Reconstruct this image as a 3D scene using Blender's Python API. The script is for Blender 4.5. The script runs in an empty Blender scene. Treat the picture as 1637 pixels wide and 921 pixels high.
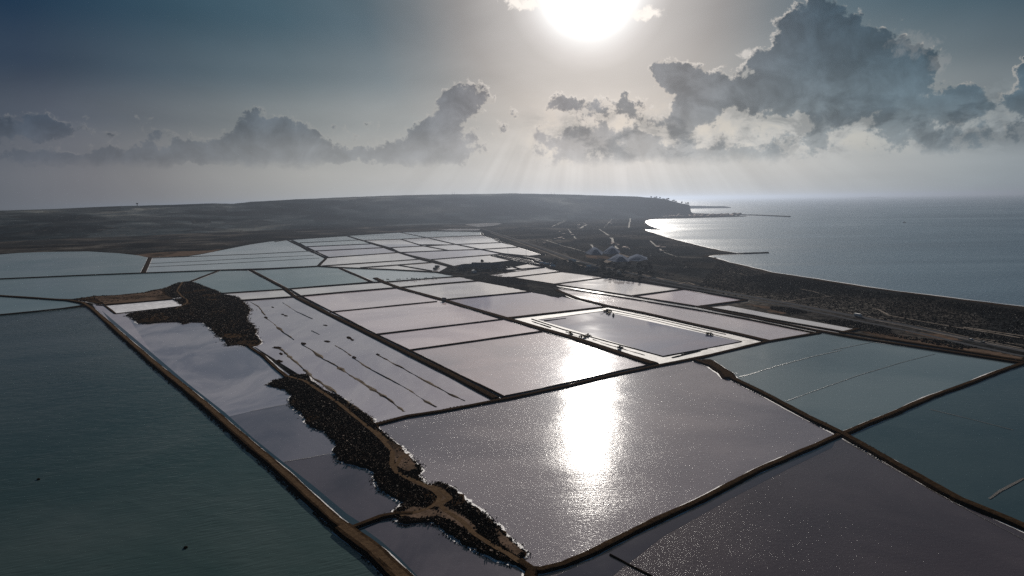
import bpy, math, random
import numpy as np
from mathutils import Vector, Matrix
from mathutils.geometry import tessellate_polygon
random.seed(7)
rng = np.random.default_rng(7)
R = math.radians
scene = bpy.context.scene
col = scene.collection

# ------------------------------------------------------------------ camera
F_PX, CX, CY = 1106.0, 818.5, 460.5
CAM_H = 150.0
PITCH, ROLL = R(7.22), R(0.82)
cam_data = bpy.data.cameras.new("camera")
cam = bpy.data.objects.new("camera", cam_data)
col.objects.link(cam)
cam_rot = Matrix.Rotation(R(90) - PITCH, 4, 'X') @ Matrix.Rotation(-ROLL, 4, 'Z')
cam.matrix_world = Matrix.Translation((0, 0, CAM_H)) @ cam_rot
cam_data.sensor_width = 36.0
cam_data.lens = 36.0 * F_PX / 1637.0
cam_data.clip_start = 1.0
cam_data.clip_end = 400000.0
scene.camera = cam
ROT3 = cam_rot.to_3x3()


def ray(x, y):
    """direction in the world of a point of the survey photograph"""
    return (ROT3 @ Vector(((x - CX) / F_PX, -(y - CY) / F_PX, -1.0))).normalized()


def G(x, y, z=0.65):
    """survey point -> place on the level z"""
    d = ray(x, y)
    t = (z - CAM_H) / min(d.z, -0.0015)
    return (d.x * t, d.y * t)


def azel(x, y):
    d = ray(x, y)
    return math.degrees(math.atan2(d.x, d.y)), math.degrees(math.asin(d.z))


# ------------------------------------------------------------------ sun, sky
SUN_DIR = ray(942, -24)
SUN_EL = math.asin(SUN_DIR.z)
SUN_AZ = math.atan2(SUN_DIR.x, SUN_DIR.y)
sun_data = bpy.data.lights.new("sun", 'SUN')
sun_data.energy = 4.5
sun_data.angle = R(0.53)
sun_data.color = (1.0, 0.94, 0.86)
sun = bpy.data.objects.new("sun", sun_data)
sun.rotation_euler = (-SUN_DIR).to_track_quat('-Z', 'Y').to_euler()
sun.location = (0, 0, 400)
col.objects.link(sun)

scene.view_settings.view_transform = 'Standard'
scene.view_settings.look = 'None'
scene.view_settings.exposure = 0.46
scene.view_settings.gamma = 1.0
scene.cycles.use_denoising = False
scene.cycles.use_adaptive_sampling = False
scene.cycles.sample_clamp_indirect = 1.5
scene.cycles.sample_clamp_direct = 6.0
scene.cycles.max_bounces = 5
scene.cycles.volume_bounces = 0
scene.cycles.caustics_reflective = False
scene.cycles.caustics_refractive = False

world = bpy.data.worlds.new("World")
scene.world = world
world.use_nodes = True
wt = world.node_tree
wt.nodes.clear()


class NG:
    """small helper for writing node maths"""
    def __init__(s, tree):
        s.t = tree

    def n(s, typ, **kw):
        nd = s.t.nodes.new(typ)
        for k, v in kw.items():
            setattr(nd, k, v)
        return nd

    def put(s, sock, v):
        if hasattr(v, 'is_output') or isinstance(v, bpy.types.NodeSocket):
            s.t.links.new(v, sock)
        else:
            sock.default_value = v

    def m(s, op, a, b=None, c=None, clamp=False):
        nd = s.n('ShaderNodeMath', operation=op, use_clamp=clamp)
        s.put(nd.inputs[0], a)
        if b is not None:
            s.put(nd.inputs[1], b)
        if c is not None:
            s.put(nd.inputs[2], c)
        return nd.outputs[0]

    def v(s, op, a, b=None, scale=None):
        nd = s.n('ShaderNodeVectorMath', operation=op)
        s.put(nd.inputs[0], a)
        if b is not None:
            s.put(nd.inputs[1], b)
        if scale is not None:
            s.put(nd.inputs['Scale'], scale)
        return nd.outputs['Value'] if op in ('DOT_PRODUCT', 'LENGTH') else nd.outputs[0]

    def noise(s, vec, scale, detail=4, rough=0.55, dist=0.0, dim='3D', w=0.0):
        nd = s.n('ShaderNodeTexNoise', noise_dimensions=dim)
        if vec is not None:
            s.put(nd.inputs['Vector'], vec)
        if dim == '4D':
            s.put(nd.inputs['W'], w)
        s.put(nd.inputs['Scale'], scale)
        s.put(nd.inputs['Detail'], detail)
        s.put(nd.inputs['Roughness'], rough)
        s.put(nd.inputs['Distortion'], dist)
        return nd.outputs[0], nd.outputs[1]

    def ss(s, x, a, b, lo=0.0, hi=1.0, kind='SMOOTHSTEP'):
        nd = s.n('ShaderNodeMapRange', interpolation_type=kind)
        s.put(nd.inputs['Value'], x)
        nd.inputs['From Min'].default_value = a
        nd.inputs['From Max'].default_value = b
        nd.inputs['To Min'].default_value = lo
        nd.inputs['To Max'].default_value = hi
        return nd.outputs[0]

    def ramp(s, x, stops, interp='LINEAR'):
        nd = s.n('ShaderNodeValToRGB')
        cr = nd.color_ramp
        cr.interpolation = interp
        while len(cr.elements) < len(stops):
            cr.elements.new(0.5)
        for e, (p, c) in zip(cr.elements, stops):
            e.position = p
            e.color = (*c, 1.0) if len(c) == 3 else c
        s.put(nd.inputs[0], x)
        return nd.outputs[0]

    def mix(s, f, a, b, mode='MIX'):
        nd = s.n('ShaderNodeMix', data_type='RGBA', blend_type=mode, clamp_factor=True)
        s.put(nd.inputs[0], f)
        s.put(nd.inputs[6], a if not isinstance(a, tuple) else (*a, 1.0)[:4])
        s.put(nd.inputs[7], b if not isinstance(b, tuple) else (*b, 1.0)[:4])
        return nd.outputs[2]

    def xyz(s, x, y, z=0.0):
        nd = s.n('ShaderNodeCombineXYZ')
        s.put(nd.inputs[0], x)
        s.put(nd.inputs[1], y)
        s.put(nd.inputs[2], z)
        return nd.outputs[0]

    def sep(s, v):
        nd = s.n('ShaderNodeSeparateXYZ')
        s.put(nd.inputs[0], v)
        return nd.outputs


g = NG(wt)
tc = g.n('ShaderNodeTexCoord')
DIR = g.v('NORMALIZE', tc.outputs['Generated'])
dx, dy, dz = g.sep(DIR)[:3]
DEG = 57.29578
AZ = g.m('MULTIPLY', g.m('ARCTAN2', dx, dy), DEG)
EL = g.m('MULTIPLY', g.m('ARCSINE', dz), DEG)
THETA = g.m('MULTIPLY', g.m('ARCCOSINE', g.m('MINIMUM', g.v('DOT_PRODUCT', DIR, tuple(SUN_DIR)), 0.9999999)), DEG)
# clear sky: how bright it is at each angle from the sun (veil of thin cloud)
t_ = g.m('DIVIDE', THETA, 90.0, clamp=True)
sky = g.ramp(t_, [(0.0, (.9, .9, .9)), (0.040, (.78, .77, .76)), (0.048, (.60, .585, .575)), (0.057, (.46, .44, .43)), (0.070, (.34, .325, .316)), (0.11, (.205, .20, .20)),
                  (0.15, (.112, .132, .148)), (0.19, (.055, .090, .115)), (0.26, (.030, .066, .092)), (0.33, (.019, .050, .076)), (0.44, (.0045, .023, .052)),
                  (0.58, (.006, .020, .042)), (1.0, (.008, .021, .040))])
glow = g.m('POWER', g.ss(THETA, 0.0, 4.5, 1.0, 0.0, 'LINEAR'), 2.8)
sky = g.mix(1.0, sky, g.v('SCALE', (1.0, .96, .92), scale=g.m('MULTIPLY', glow, 4.6)), 'ADD')
# pale band over the horizon, strongest towards the sun
dAZ = g.m('ABSOLUTE', g.m('SUBTRACT', AZ, math.degrees(SUN_AZ) + 3.0))
side = g.m('GREATER_THAN', AZ, math.degrees(SUN_AZ) + 3.0)
bandR = g.v('SCALE', g.ramp(g.m('DIVIDE', dAZ, 180.0), [(0, (.335, .298, .268)), (.07, (.315, .285, .258)), (.14, (.20, .205, .20)), (.19, (.15, .165, .17)),
                                           (.35, (.07, .08, .09)), (1, (.04, .05, .06))]), scale=.86)
bandL = g.v('SCALE', g.ramp(g.m('DIVIDE', dAZ, 180.0), [(0, (.335, .298, .268)), (.07, (.30, .262, .230)), (.14, (.25, .215, .178)), (.20, (.158, .133, .108)),
                                           (.26, (.095, .088, .080)), (1, (.04, .045, .05))]), scale=.90)
band = g.mix(side, bandL, bandR)
prof = g.ramp(g.m('DIVIDE', g.m('ABSOLUTE', EL), 20.0), [(0, (.95,) * 3), (.04, (.97,) * 3), (.10, (1,) * 3), (.2, (.80,) * 3), (.32, (.48,) * 3), (.5, (.17,) * 3), (.7, (.03,) * 3), (1, (0,) * 3)], 'EASE')
sky = g.mix(1.0, sky, g.mix(1.0, band, prof, 'MULTIPLY'), 'ADD')
# faint rays fanning down from the sun
_pa = g.m('ARCTAN2', g.m('SUBTRACT', AZ, math.degrees(SUN_AZ)), g.m('SUBTRACT', math.degrees(SUN_EL), EL))
rayn, _ = g.noise(g.xyz(g.m('MULTIPLY', _pa, 9.0), 0.3, 0.0), 1.0, 3, 0.6)
raym = g.m('MULTIPLY', g.ss(EL, 7.0, 3.0), g.ss(dAZ, 24.0, 10.0))
sky = g.v('SCALE', sky, scale=g.m('ADD', 1.0, g.m('MULTIPLY', raym, g.m('MULTIPLY', g.m('SUBTRACT', rayn, 0.5), 0.55))))
# large soft unevenness of the veil
veil, _ = g.noise(g.xyz(g.m('MULTIPLY', AZ, 0.045), g.m('MULTIPLY', EL, 0.10), 2.0), 1.0, 5, 0.6, 0.6)
sky = g.v('SCALE', sky, scale=g.ss(veil, 0.25, 0.75, 0.86, 1.14, 'LINEAR'))

P0 = g.xyz(AZ, EL, 0.0)
qg = g.v('MULTIPLY', g.v('SUBTRACT', P0, (math.degrees(SUN_AZ) + 7.0, 5.5, 0)), (1 / 24.0, 1 / 5.0, 0))
sky = g.mix(1.0, sky, g.v('SCALE', (.125, .106, .080), scale=g.m('POWER', 2.718, g.m('MULTIPLY', g.v('DOT_PRODUCT', qg, qg), -1.0))), 'ADD')

# cumulus banks: (x, y, rx, ry, weight) in the survey photograph -> azimuth / elevation
BLOBS = [
    (1300, 50, 62, 52, 1.15), (1375, 75, 62, 48, .95), (1250, 118, 62, 44, 1.05), (1330, 130, 95, 55, 1.2), (1240, 158, 60, 34, .9),
    (1445, 112, 52, 44, 1.35), (1408, 160, 56, 46, .95), (1080, 118, 42, 26, 1.0), (1135, 150, 58, 36, 1.15), (1112, 180, 50, 26, .5),
    (1450, 190, 40, 32, .55), (1525, 166, 66, 26, .95), (1560, 215, 110, 44, .44), (1455, 225, 90, 34, .42), (1635, 152, 36, 28, .85), (1645, 112, 30, 18, .8),
    (1330, 200, 44, 38, .62), (1210, 235, 120, 28, .42), (1040, 240, 130, 24, .7), (905, 228, 55, 34, .7), (975, 215, 60, 20, .5), (900, 165, 30, 18, .55),
    (950, 172, 22, 24, .55), (1000, 176, 40, 22, .55), (1060, 200, 60, 20, .5), (1140, 250, 130, 15, .55), (955, 262, 90, 10, .4),
    (418, 205, 44, 30, .9), (455, 222, 60, 26, .7), (400, 238, 130, 28, .95), (300, 248, 150, 18, .7), (500, 246, 130, 20, .7), (190, 256, 150, 13, .5),
    (60, 252, 110, 14, .45), (45, 210, 70, 30, .75), (110, 205, 50, 18, .35), (215, 215, 60, 16, .25),
    (745, 160, 40, 26, .95), (722, 182, 34, 22, .9), (700, 205, 36, 18, .8), (690, 235, 80, 30, 1.0), (650, 250, 90, 14, .6), (820, 184, 16, 9, .5), (800, 210, 18, 12, .4),
    (588, 200, 26, 10, .3), (545, 212, 40, 12, .3), (240, 192, 22, 6, .25),
]


def cloud_field(P):
    w1, w1c = g.noise(P, 0.16, 3, 0.5)
    warp = g.v('SCALE', g.v('SUBTRACT', w1c, (0.5, 0.5, 0.5)), scale=1.5)
    w2, w2c = g.noise(P, 0.75, 4, 0.6)
    warp2 = g.v('SCALE', g.v('SUBTRACT', w2c, (0.5, 0.5, 0.5)), scale=1.4)
    Q = g.v('MULTIPLY', g.v('ADD', g.v('ADD', P, warp), warp2), (1, 1, 0))
    acc = None
    for (x, y, rx, ry, w) in BLOBS:
        a, e = azel(x, y)
        a2, _e = azel(x + rx, y)
        _a, e2 = azel(x, y - ry)
        ra, re = abs(a2 - a) * 1.45, abs(e2 - e) * 1.5
        q = g.v('MULTIPLY', g.v('SUBTRACT', Q, (a, e, 0)), (1 / ra, 1 / re, 0))
        d = g.m('SUBTRACT', 1.0, g.v('DOT_PRODUCT', q, q), clamp=True)
        d = g.m('MULTIPLY', d, d)
        acc = g.m('MULTIPLY', d, w) if acc is None else g.m('MULTIPLY_ADD', d, w, acc)
    return acc


def cloud_detail(P):
    n1, _ = g.noise(P, 0.62, 10, 0.66, 0.15)
    return n1


F0 = cloud_field(P0)
s_az, s_el = math.degrees(SUN_AZ), math.degrees(SUN_EL)
toward = g.v('NORMALIZE', g.v('SUBTRACT', (s_az, s_el + 6.0, 0), P0))
P1 = g.v('ADD', P0, g.v('SCALE', toward, scale=0.38))
n0 = cloud_detail(P0)
nb, _ = g.noise(P0, 0.34, 5, 0.6, 0.5)
n1 = cloud_detail(P1)
f0 = g.m('ADD', F0, g.m('MULTIPLY', g.m('SUBTRACT', n0, 0.5), 2.25))
F1 = cloud_field(P1)
f1 = g.m('ADD', F1, g.m('MULTIPLY', g.m('SUBTRACT', n1, 0.5), 2.25))
has = g.ss(F0, 0.0, 0.12)
base_cut = g.ss(g.m('MULTIPLY_ADD', n0, 1.6, EL), 3.3, 4.3)
dens = g.m('MULTIPLY', g.m('MULTIPLY', g.mix(g.ss(EL, 4.5, 9.0), g.ss(f0, .10, .62), g.ss(f0, 0.18, 0.40)), has), base_cut)
# edges turned to the sun stay bright, the body is thick and dark
lit = g.m('MULTIPLY', g.ss(g.m('SUBTRACT', f0, f1), -0.02, 0.34), g.ss(f1, 0.55, 0.10))
fade = g.ss(EL, 2.4, 7.5, 0.5, 1.0)          # low banks sink into the haze
body_t = g.mix(g.ss(THETA, 10.0, 26.0), (.38, .41, .46), (.32, .41, .48))
body_t = g.mix(g.ss(AZ, 0.0, 9.0), (.47, .48, .53), body_t)
body = g.mix(1.0, sky, body_t, 'MULTIPLY')
body = g.mix(1.0, body, g.v('SCALE', (.030, .05, .064), scale=g.ss(THETA, 8.0, 26.0, .15, .35)), 'ADD')
body = g.v('SCALE', body, scale=g.m('MULTIPLY', g.ss(n0, 0.3, 0.7, 1.10, 0.90), g.ss(nb, 0.3, 0.7, 1.30, 0.80)))
thin = g.mix(1.0, sky, (1.12, 1.09, 1.05), 'MULTIPLY')
rimc = g.v('SCALE', g.mix(g.ss(THETA, 8.0, 26.0), (.62, .57, .52), (.36, .34, .31)), scale=1.0)
thin = g.mix(g.m('MULTIPLY', lit, g.ss(AZ, -8.0, 2.0, .35, 1.0)), thin, rimc)
ccol = g.mix(g.ss(f0, 0.26, 0.50), thin, body)
sky = g.mix(g.m('MULTIPLY', dens, fade), sky, ccol)
# broken low clouds under the big bank, with bright gaps
n2, _ = g.noise(g.v('MULTIPLY', P0, (.62, 1.0, 1)), 0.42, 8, 0.62, 0.3)
reg = g.m('MULTIPLY', g.m('MULTIPLY', g.ss(AZ, -1.0, 5.0), g.ss(AZ, 44.0, 36.0)), g.m('MULTIPLY', g.ss(EL, 2.3, 4.2), g.ss(EL, 8.5, 5.0)))
d2 = g.m('MULTIPLY', g.ss(n2, .47, .60), reg)
sky = g.mix(g.m('MULTIPLY', g.m('MULTIPLY', g.ss(n2, .50, .38), reg), g.m('SUBTRACT', 1.0, dens)), sky, g.mix(1.0, sky, (1.18, 1.14, 1.08), 'MULTIPLY'))
sky = g.mix(g.m('MULTIPLY', d2, .8), sky, g.mix(1.0, sky, (.50, .53, .56), 'MULTIPLY'))
# bright wisps beside the sun
wn, _ = g.noise(P0, 1.3, 7, 0.65, 0.4)
wisp = None
for (x, y, rx, ry) in [(1030, 22, 30, 12), (838, 6, 40, 12), (1195, 85, 16, 8), (1460, 70, 40, 22), (1500, 100, 22, 18)]:
    a, e = azel(x, y)
    ra = abs(azel(x + rx, y)[0] - a) * 1.4
    re = abs(azel(x, y - ry)[1] - e) * 1.4
    q = g.v('MULTIPLY', g.v('SUBTRACT', P0, (a, e, 0)), (1 / ra, 1 / re, 0))
    d = g.m('SUBTRACT', 1.0, g.v('DOT_PRODUCT', q, q), clamp=True)
    wisp = d if wisp is None else g.m('MAXIMUM', wisp, d)
wis = g.m('MULTIPLY', g.ss(g.m('MULTIPLY_ADD', wisp, 0.35, wn), 0.62, 0.85), g.ss(wisp, 0.0, 0.3))
sky = g.mix(g.m('MULTIPLY', wis, g.ss(THETA, 6.0, 24.0, 0.8, 0.2)), sky, g.mix(g.ss(THETA, 6.0, 20.0), (.80, .74, .68), (.30, .29, .28)))
# physical clear-sky share, and the dim hemisphere behind the camera
nish = g.n('ShaderNodeTexSky', sky_type='NISHITA')
nish.sun_disc = False
nish.sun_elevation = SUN_EL
nish.sun_rotation = SUN_AZ
nish.altitude = 100
nish.dust_density = 3.0
sky = g.mix(1.0, sky, g.v('SCALE', nish.outputs[0], scale=0.0003), 'ADD')
bg = g.n('ShaderNodeBackground')
g.put(bg.inputs[0], sky)
bg.inputs[1].default_value = 1.0
out = g.n('ShaderNodeOutputWorld')
wt.links.new(bg.outputs[0], out.inputs[0])
world.cycles.sampling_method = 'NONE'


# ------------------------------------------------------------------ materials
def new_mat(name):
    m = bpy.data.materials.new(name)
    m.use_nodes = True
    nt = m.node_tree
    b = nt.nodes['Principled BSDF']
    return m, NG(nt), b


def world_pos(h):
    return h.n('ShaderNodeNewGeometry').outputs['Position']


def water(name, base, base2, rough=0.08, waves=0.25, wave_len=1.6, patch=0.004, streak=(1, 1, 1), gust=0.0, spikes=0.0, ripple=0):
    """base / base2: colour of the bed and brine; waves: height in m of the ripples"""
    m, h, b = new_mat(name)
    P = world_pos(h)
    pn, _ = h.noise(h.v('MULTIPLY', P, streak), patch, 5, 0.6, 0.8)
    c = h.mix(h.ss(pn, 0.36, 0.64), base, base2)
    h.put(b.inputs['Base Color'], c)
    b.inputs['IOR'].default_value = 1.75 if base[0] > .25 else 1.40
    gn, _ = h.noise(h.v('MULTIPLY', P, streak), patch * 1.7 + 0.0008, 4, 0.6, 1.0)
    h.put(b.inputs['Roughness'], h.ss(gn, 0.3, 0.7, rough * 0.75, rough * 1.3))
    if waves > 0:
        Pw = P
        if ripple:
            rt = h.n('ShaderNodeVectorRotate', rotation_type='Z_AXIS')
            h.put(rt.inputs['Vector'], P)
            rt.inputs['Angle'].default_value = R(-24)
            Pw = h.v('MULTIPLY', rt.outputs[0], (.3, 1.25, 0))
        w1, _ = h.noise(h.v('MULTIPLY', Pw, (1.0, 1.5, 0)), 1.0 / wave_len, 2, 0.5)
        w2, _ = h.noise(h.v('MULTIPLY', P, (0.7, 1.1, 0)), 0.37 / wave_len, 2, 0.5)
        hh = h.m('ADD', h.m('MULTIPLY', w1, waves), h.m('MULTIPLY', w2, waves * 1.2))
        if spikes > 0:
            w3, _ = h.noise(h.v('MULTIPLY', P, (1, 1, 0)), 2.5, 1, 0.5)
            hh = h.m('ADD', hh, h.m('MULTIPLY', h.ss(w3, .60, .78), spikes))
        if gust > 0:
            hh = h.m('MULTIPLY', hh, h.ss(gn, 0.35, 0.62, 1.0 - gust, 1.0))
        bp = h.n('ShaderNodeBump')
        bp.inputs['Strength'].default_value = 1.0
        bp.inputs['Distance'].default_value = 1.0
        h.put(bp.inputs['Height'], hh)
        h.put(b.inputs['Normal'], bp.outputs[0])
    return m


WAT = {
    'reservoir': water('reservoir_water', (.030, .050, .045), (.058, .076, .070), .10, .22, 3.0, .004, gust=.4, ripple=1),
    'blue': water('blue_pond_water', (.13, .20, .215), (.18, .25, .26), .14, .03, 2.0, .003),
    'pale_blue': water('pale_blue_pond_water', (.34, .41, .44), (.42, .47, .50), .12, .02, 2.0, .003),
    'pan': water('pink_brine', (.66, .545, .58), (.90, .76, .77), .05, .006, 1.4, .006),
    'pan_pale': water('pale_brine', (.70, .645, .65), (.90, .83, .80), .05, .006, 1.4, .006),
    'pan_violet': water('violet_brine', (.28, .25, .34), (.42, .34, .38), .045, .005, 1.4, .005),
    'pan_slate': water('slate_brine', (.17, .18, .26), (.28, .24, .29), .04, .003, 1.4, .005),
    'glint': water('rippled_brine', (.50, .44, .46), (.64, .54, .55), .055, .03, .8, .006, gust=.3, spikes=.016),
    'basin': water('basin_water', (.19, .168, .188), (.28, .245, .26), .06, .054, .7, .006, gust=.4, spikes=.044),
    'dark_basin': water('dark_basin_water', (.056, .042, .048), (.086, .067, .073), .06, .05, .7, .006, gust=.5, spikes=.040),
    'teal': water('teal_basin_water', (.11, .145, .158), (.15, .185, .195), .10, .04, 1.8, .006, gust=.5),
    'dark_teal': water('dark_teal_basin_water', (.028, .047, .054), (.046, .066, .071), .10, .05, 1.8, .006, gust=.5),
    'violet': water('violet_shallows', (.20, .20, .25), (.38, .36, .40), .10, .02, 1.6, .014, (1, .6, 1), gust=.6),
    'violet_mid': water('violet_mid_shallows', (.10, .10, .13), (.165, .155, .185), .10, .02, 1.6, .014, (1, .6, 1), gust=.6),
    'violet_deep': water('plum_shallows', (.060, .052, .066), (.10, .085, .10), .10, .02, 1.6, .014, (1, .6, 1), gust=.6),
    'shallow': water('mud_shallows', (.42, .375, .42), (.52, .47, .50), .07, .008, 1.4, .018, (1.4, .5, 1)),
    'toned_strip': water('dark_strip_water', (.020, .036, .050), (.024, .040, .054), .08, .03, 1.8, .01),
    'wet': water('wet_channel', (.09, .085, .08), (.13, .12, .11), .45, .02, 2.0, .01),
    'calm': water('calm_water', (.030, .027, .040), (.036, .032, .046), .05, .006, 1.8, .02),
    'canal': water('canal_water', (.50, .49, .50), (.56, .54, .54), .10, .01, 2.0, .01),
}


def dirt(name, c1, c2, scale=0.35, c3=None, bump=0.25, rough=0.95):
    m, h, b = new_mat(name)
    P = world_pos(h)
    a, _ = h.noise(P, scale, 6, 0.65, 0.3)
    c = h.mix(h.ss(a, 0.36, 0.66), c1, c2)
    if c3:
        d, _ = h.noise(P, scale * 0.12, 5, 0.6, 0.6)
        c = h.mix(h.ss(d, 0.48, 0.64), c, c3)
    f, _ = h.noise(P, scale * 7, 4, 0.7)
    c = h.mix(0.5, c, h.mix(h.ss(f, .3, .7), h.v('SCALE', c, scale=0.5), h.v('SCALE', c, scale=1.45)))
    h.put(b.inputs['Base Color'], c)
    b.inputs['Roughness'].default_value = rough
    b.inputs['Specular IOR Level'].default_value = 0.0 if rough > .9 else .15
    bp = h.n('ShaderNodeBump')
    bp.inputs['Strength'].default_value = 0.8
    bp.inputs['Distance'].default_value = bump
    h.put(bp.inputs['Height'], f)
    h.put(b.inputs['Normal'], bp.outputs[0])
    return m


def plain(name, c, rough=0.6, metal=0.0, var=0.15):
    m, h, b = new_mat(name)
    n, _ = h.noise(h.n('ShaderNodeTexCoord').outputs['Object'], 1.3, 5, 0.6)
    h.put(b.inputs['Base Color'], h.mix(n, tuple(x * (1 - var) for x in c), tuple(min(1, x * (1 + var)) for x in c)))
    b.inputs['Roughness'].default_value = rough
    b.inputs['Metallic'].default_value = metal
    b.inputs['Specular IOR Level'].default_value = .12
    b.inputs['Roughness'].default_value = max(rough, .75)
    return m


M = {
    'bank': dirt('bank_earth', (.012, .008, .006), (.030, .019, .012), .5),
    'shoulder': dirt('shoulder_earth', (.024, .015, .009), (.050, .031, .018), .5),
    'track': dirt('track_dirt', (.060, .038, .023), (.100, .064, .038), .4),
    'farbank': dirt('far_bank_earth', (.012, .010, .010), (.026, .021, .019), .2),
    'island': dirt('island_earth', (.028, .017, .010), (.062, .038, .022), .12, (.018, .012, .008)),
    'path': dirt('path_dirt', (.075, .048, .029), (.115, .075, .046), .4),
    'mud': dirt('mud_ridge', (.12, .095, .072), (.20, .165, .13), .5, (.06, .045, .034)),
    'tan': dirt('bare_tan_earth', (.085, .058, .042), (.14, .095, .07), .08, (.04, .028, .02)),
    'crust': dirt('salt_crust', (.55, .52, .52), (.80, .77, .76), .6, rough=.6),
    'salt': dirt('salt_floor', (.34, .32, .315), (.66, .625, .61), .12, (.50, .47, .46), rough=.72),
    'saltpan': dirt('salt_pan', (.66, .65, .68), (.82, .80, .82), .02, rough=.5),
    'asphalt': dirt('asphalt', (.060, .062, .068), (.080, .080, .086), .2, bump=.02, rough=.95),
    'pale_road': dirt('pale_track', (.15, .125, .105), (.26, .22, .19), .1),
    'pale_glint': dirt('painted_glint_ground', (.30, .28, .26), (.70, .66, .60), .05),  # sun glints painted as a pale matt colour
    'silt': dirt('silt_bed', (.06, .052, .048), (.09, .078, .070), .4, rough=.4),
    'stone': dirt('groyne_rock', (.05, .047, .045), (.12, .11, .10), .3, bump=.6),
    'foam': dirt('foam', (.11, .14, .155), (.15, .18, .195), .4, rough=.3),
}


def plain_land(name, stops, s1=.004, hills=False):
    """scrub plain seen from the air: field patches, dark bushes, pale tracks and dots"""
    m, h, b = new_mat(name)
    P = world_pos(h)
    a, _ = h.noise(h.v('MULTIPLY', P, (1, .8, 1)), s1, 7, 0.62, 0.7)
    c = h.ramp(a, stops)
    vo = h.n('ShaderNodeTexVoronoi', feature='F1')
    h.put(vo.inputs['Vector'], P)
    vo.inputs['Scale'].default_value = 0.006
    vo.inputs['Randomness'].default_value = .8
    c = h.mix(.6, c, h.v('SCALE', c, scale=h.ss(h.sep(vo.outputs['Color'])[0], 0, 1, .3, 2.1)))
    f, _ = h.noise(P, 0.11, 5, 0.75)
    c = h.v('SCALE', c, scale=h.ss(f, .34, .66, .35, 1.7))
    if hills:
        d, _ = h.noise(h.v('MULTIPLY', P, (1, .35, 1)), 0.022, 4, 0.8)
        pat, _ = h.noise(P, 0.0009, 3, 0.6)
        c = h.mix(h.m('MULTIPLY', h.ss(d, .56, .68), h.ss(pat, .40, .58)), c, (.10, .09, .085))
    h.put(b.inputs['Base Color'], c)
    b.inputs['Roughness'].default_value = 1.0
    b.inputs['Specular IOR Level'].default_value = 0.0
    bp = h.n('ShaderNodeBump')
    bp.inputs['Strength'].default_value = 1.0
    bp.inputs['Distance'].default_value = 1.5
    h.put(bp.inputs['Height'], f)
    h.put(b.inputs['Normal'], bp.outputs[0])
    return m


M['land'] = plain_land('scrub_plain', [(.30, (.006, .007, .008)), (.46, (.014, .0145, .015)), (.56, (.034, .030, .027)), (.68, (.078, .070, .062))])
M['hill'] = plain_land('wooded_hill', [(.30, (.003, .006, .009)), (.44, (.012, .018, .021)), (.54, (.045, .052, .056)), (.64, (.13, .13, .12))], .0012, True)


def sea_mat():
    m, h, b = new_mat('sea_water')
    P = world_pos(h)
    s, _ = h.noise(h.v('MULTIPLY', P, (.00045, .0016, 0)), 1.0, 6, 0.6, 1.2)
    h.put(b.inputs['Base Color'], h.mix(h.ss(s, .35, .65), (.065, .115, .165), (.095, .155, .21)))
    b.inputs['IOR'].default_value = 1.33
    h.put(b.inputs['Roughness'], h.ss(s, .32, .68, .34, .22))
    w1, _ = h.noise(h.v('MULTIPLY', P, (1, 1.6, 0)), .12, 3, .6)
    bp = h.n('ShaderNodeBump')
    bp.inputs['Strength'].default_value = 1.0
    h.put(bp.inputs['Distance'], h.ss(s, .3, .7, 1.5, .6))
    h.put(bp.inputs['Height'], w1)
    h.put(b.inputs['Normal'], bp.outputs[0])
    return m


M['sea'] = sea_mat()


def leaf_mat(name, c1, c2):
    m, h, b = new_mat(name)
    gi = h.n('ShaderNodeNewGeometry')
    n, _ = h.noise(gi.outputs['Position'], .05, 3, .5)
    c = h.mix(gi.outputs['Random Per Island'], c1, c2)
    c = h.v('SCALE', c, scale=h.ss(n, .3, .7, .6, 1.4))
    h.put(b.inputs['Base Color'], c)
    b.inputs['Roughness'].default_value = .8
    b.inputs['Specular IOR Level'].default_value = .05
    return m


M['scrub'] = leaf_mat('salt_scrub', (.032, .020, .013), (.088, .050, .028))
M['plain_scrub'] = leaf_mat('dark_scrub', (.006, .006, .006), (.028, .021, .016))
M['leaf'] = leaf_mat('tree_leaves', (.012, .018, .012), (.028, .035, .020))
M['bark'] = plain('bark', (.09, .07, .05), .9)


# ------------------------------------------------------------------ mesh helpers
def mesh_obj(name, verts, faces, mats, parent=None, mi=None, smooth=False):
    me = bpy.data.meshes.new(name)
    me.from_pydata([tuple(v) for v in verts], [], [tuple(f) for f in faces])
    for m in (mats if isinstance(mats, (list, tuple)) else [mats]):
        me.materials.append(m)
    if mi is not None:
        me.polygons.foreach_set('material_index', np.asarray(mi, dtype=np.int32))
    if smooth:
        me.polygons.foreach_set('use_smooth', np.ones(len(me.polygons), dtype=bool))
    me.update()
    o = bpy.data.objects.new(name, me)
    col.objects.link(o)
    if parent is not None:
        o.parent = parent
    return o


def structure(o):
    o['kind'] = 'structure'
    return o


def tag(o, label, cat, group=None):
    o['label'] = label
    o['category'] = cat
    if group:
        o['group'] = group
    return o


def empty(name, loc, rz=0.0, label=None, cat=None, group=None, scale=1.0):
    o = bpy.data.objects.new(name, None)
    o.empty_display_size = 1
    o.location = loc
    o.rotation_euler = (0, 0, rz)
    o.scale = (scale,) * 3
    col.objects.link(o)
    if label:
        tag(o, label, cat, group)
    return o


def copy_tree(src, loc, rz, label=None, scale=None):
    r = src.copy()
    col.objects.link(r)
    r.location = loc
    r.rotation_euler = (0, 0, rz)
    if scale is not None:
        r.scale = scale if isinstance(scale, tuple) else (scale,) * 3
    if label:
        r['label'] = label
    for ch in list(src.children):
        c = ch.copy()
        col.objects.link(c)
        c.parent = r
        for gc in list(ch.children):
            d = gc.copy()
            col.objects.link(d)
            d.parent = c
    return r


SHEET_N = [0]


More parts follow.
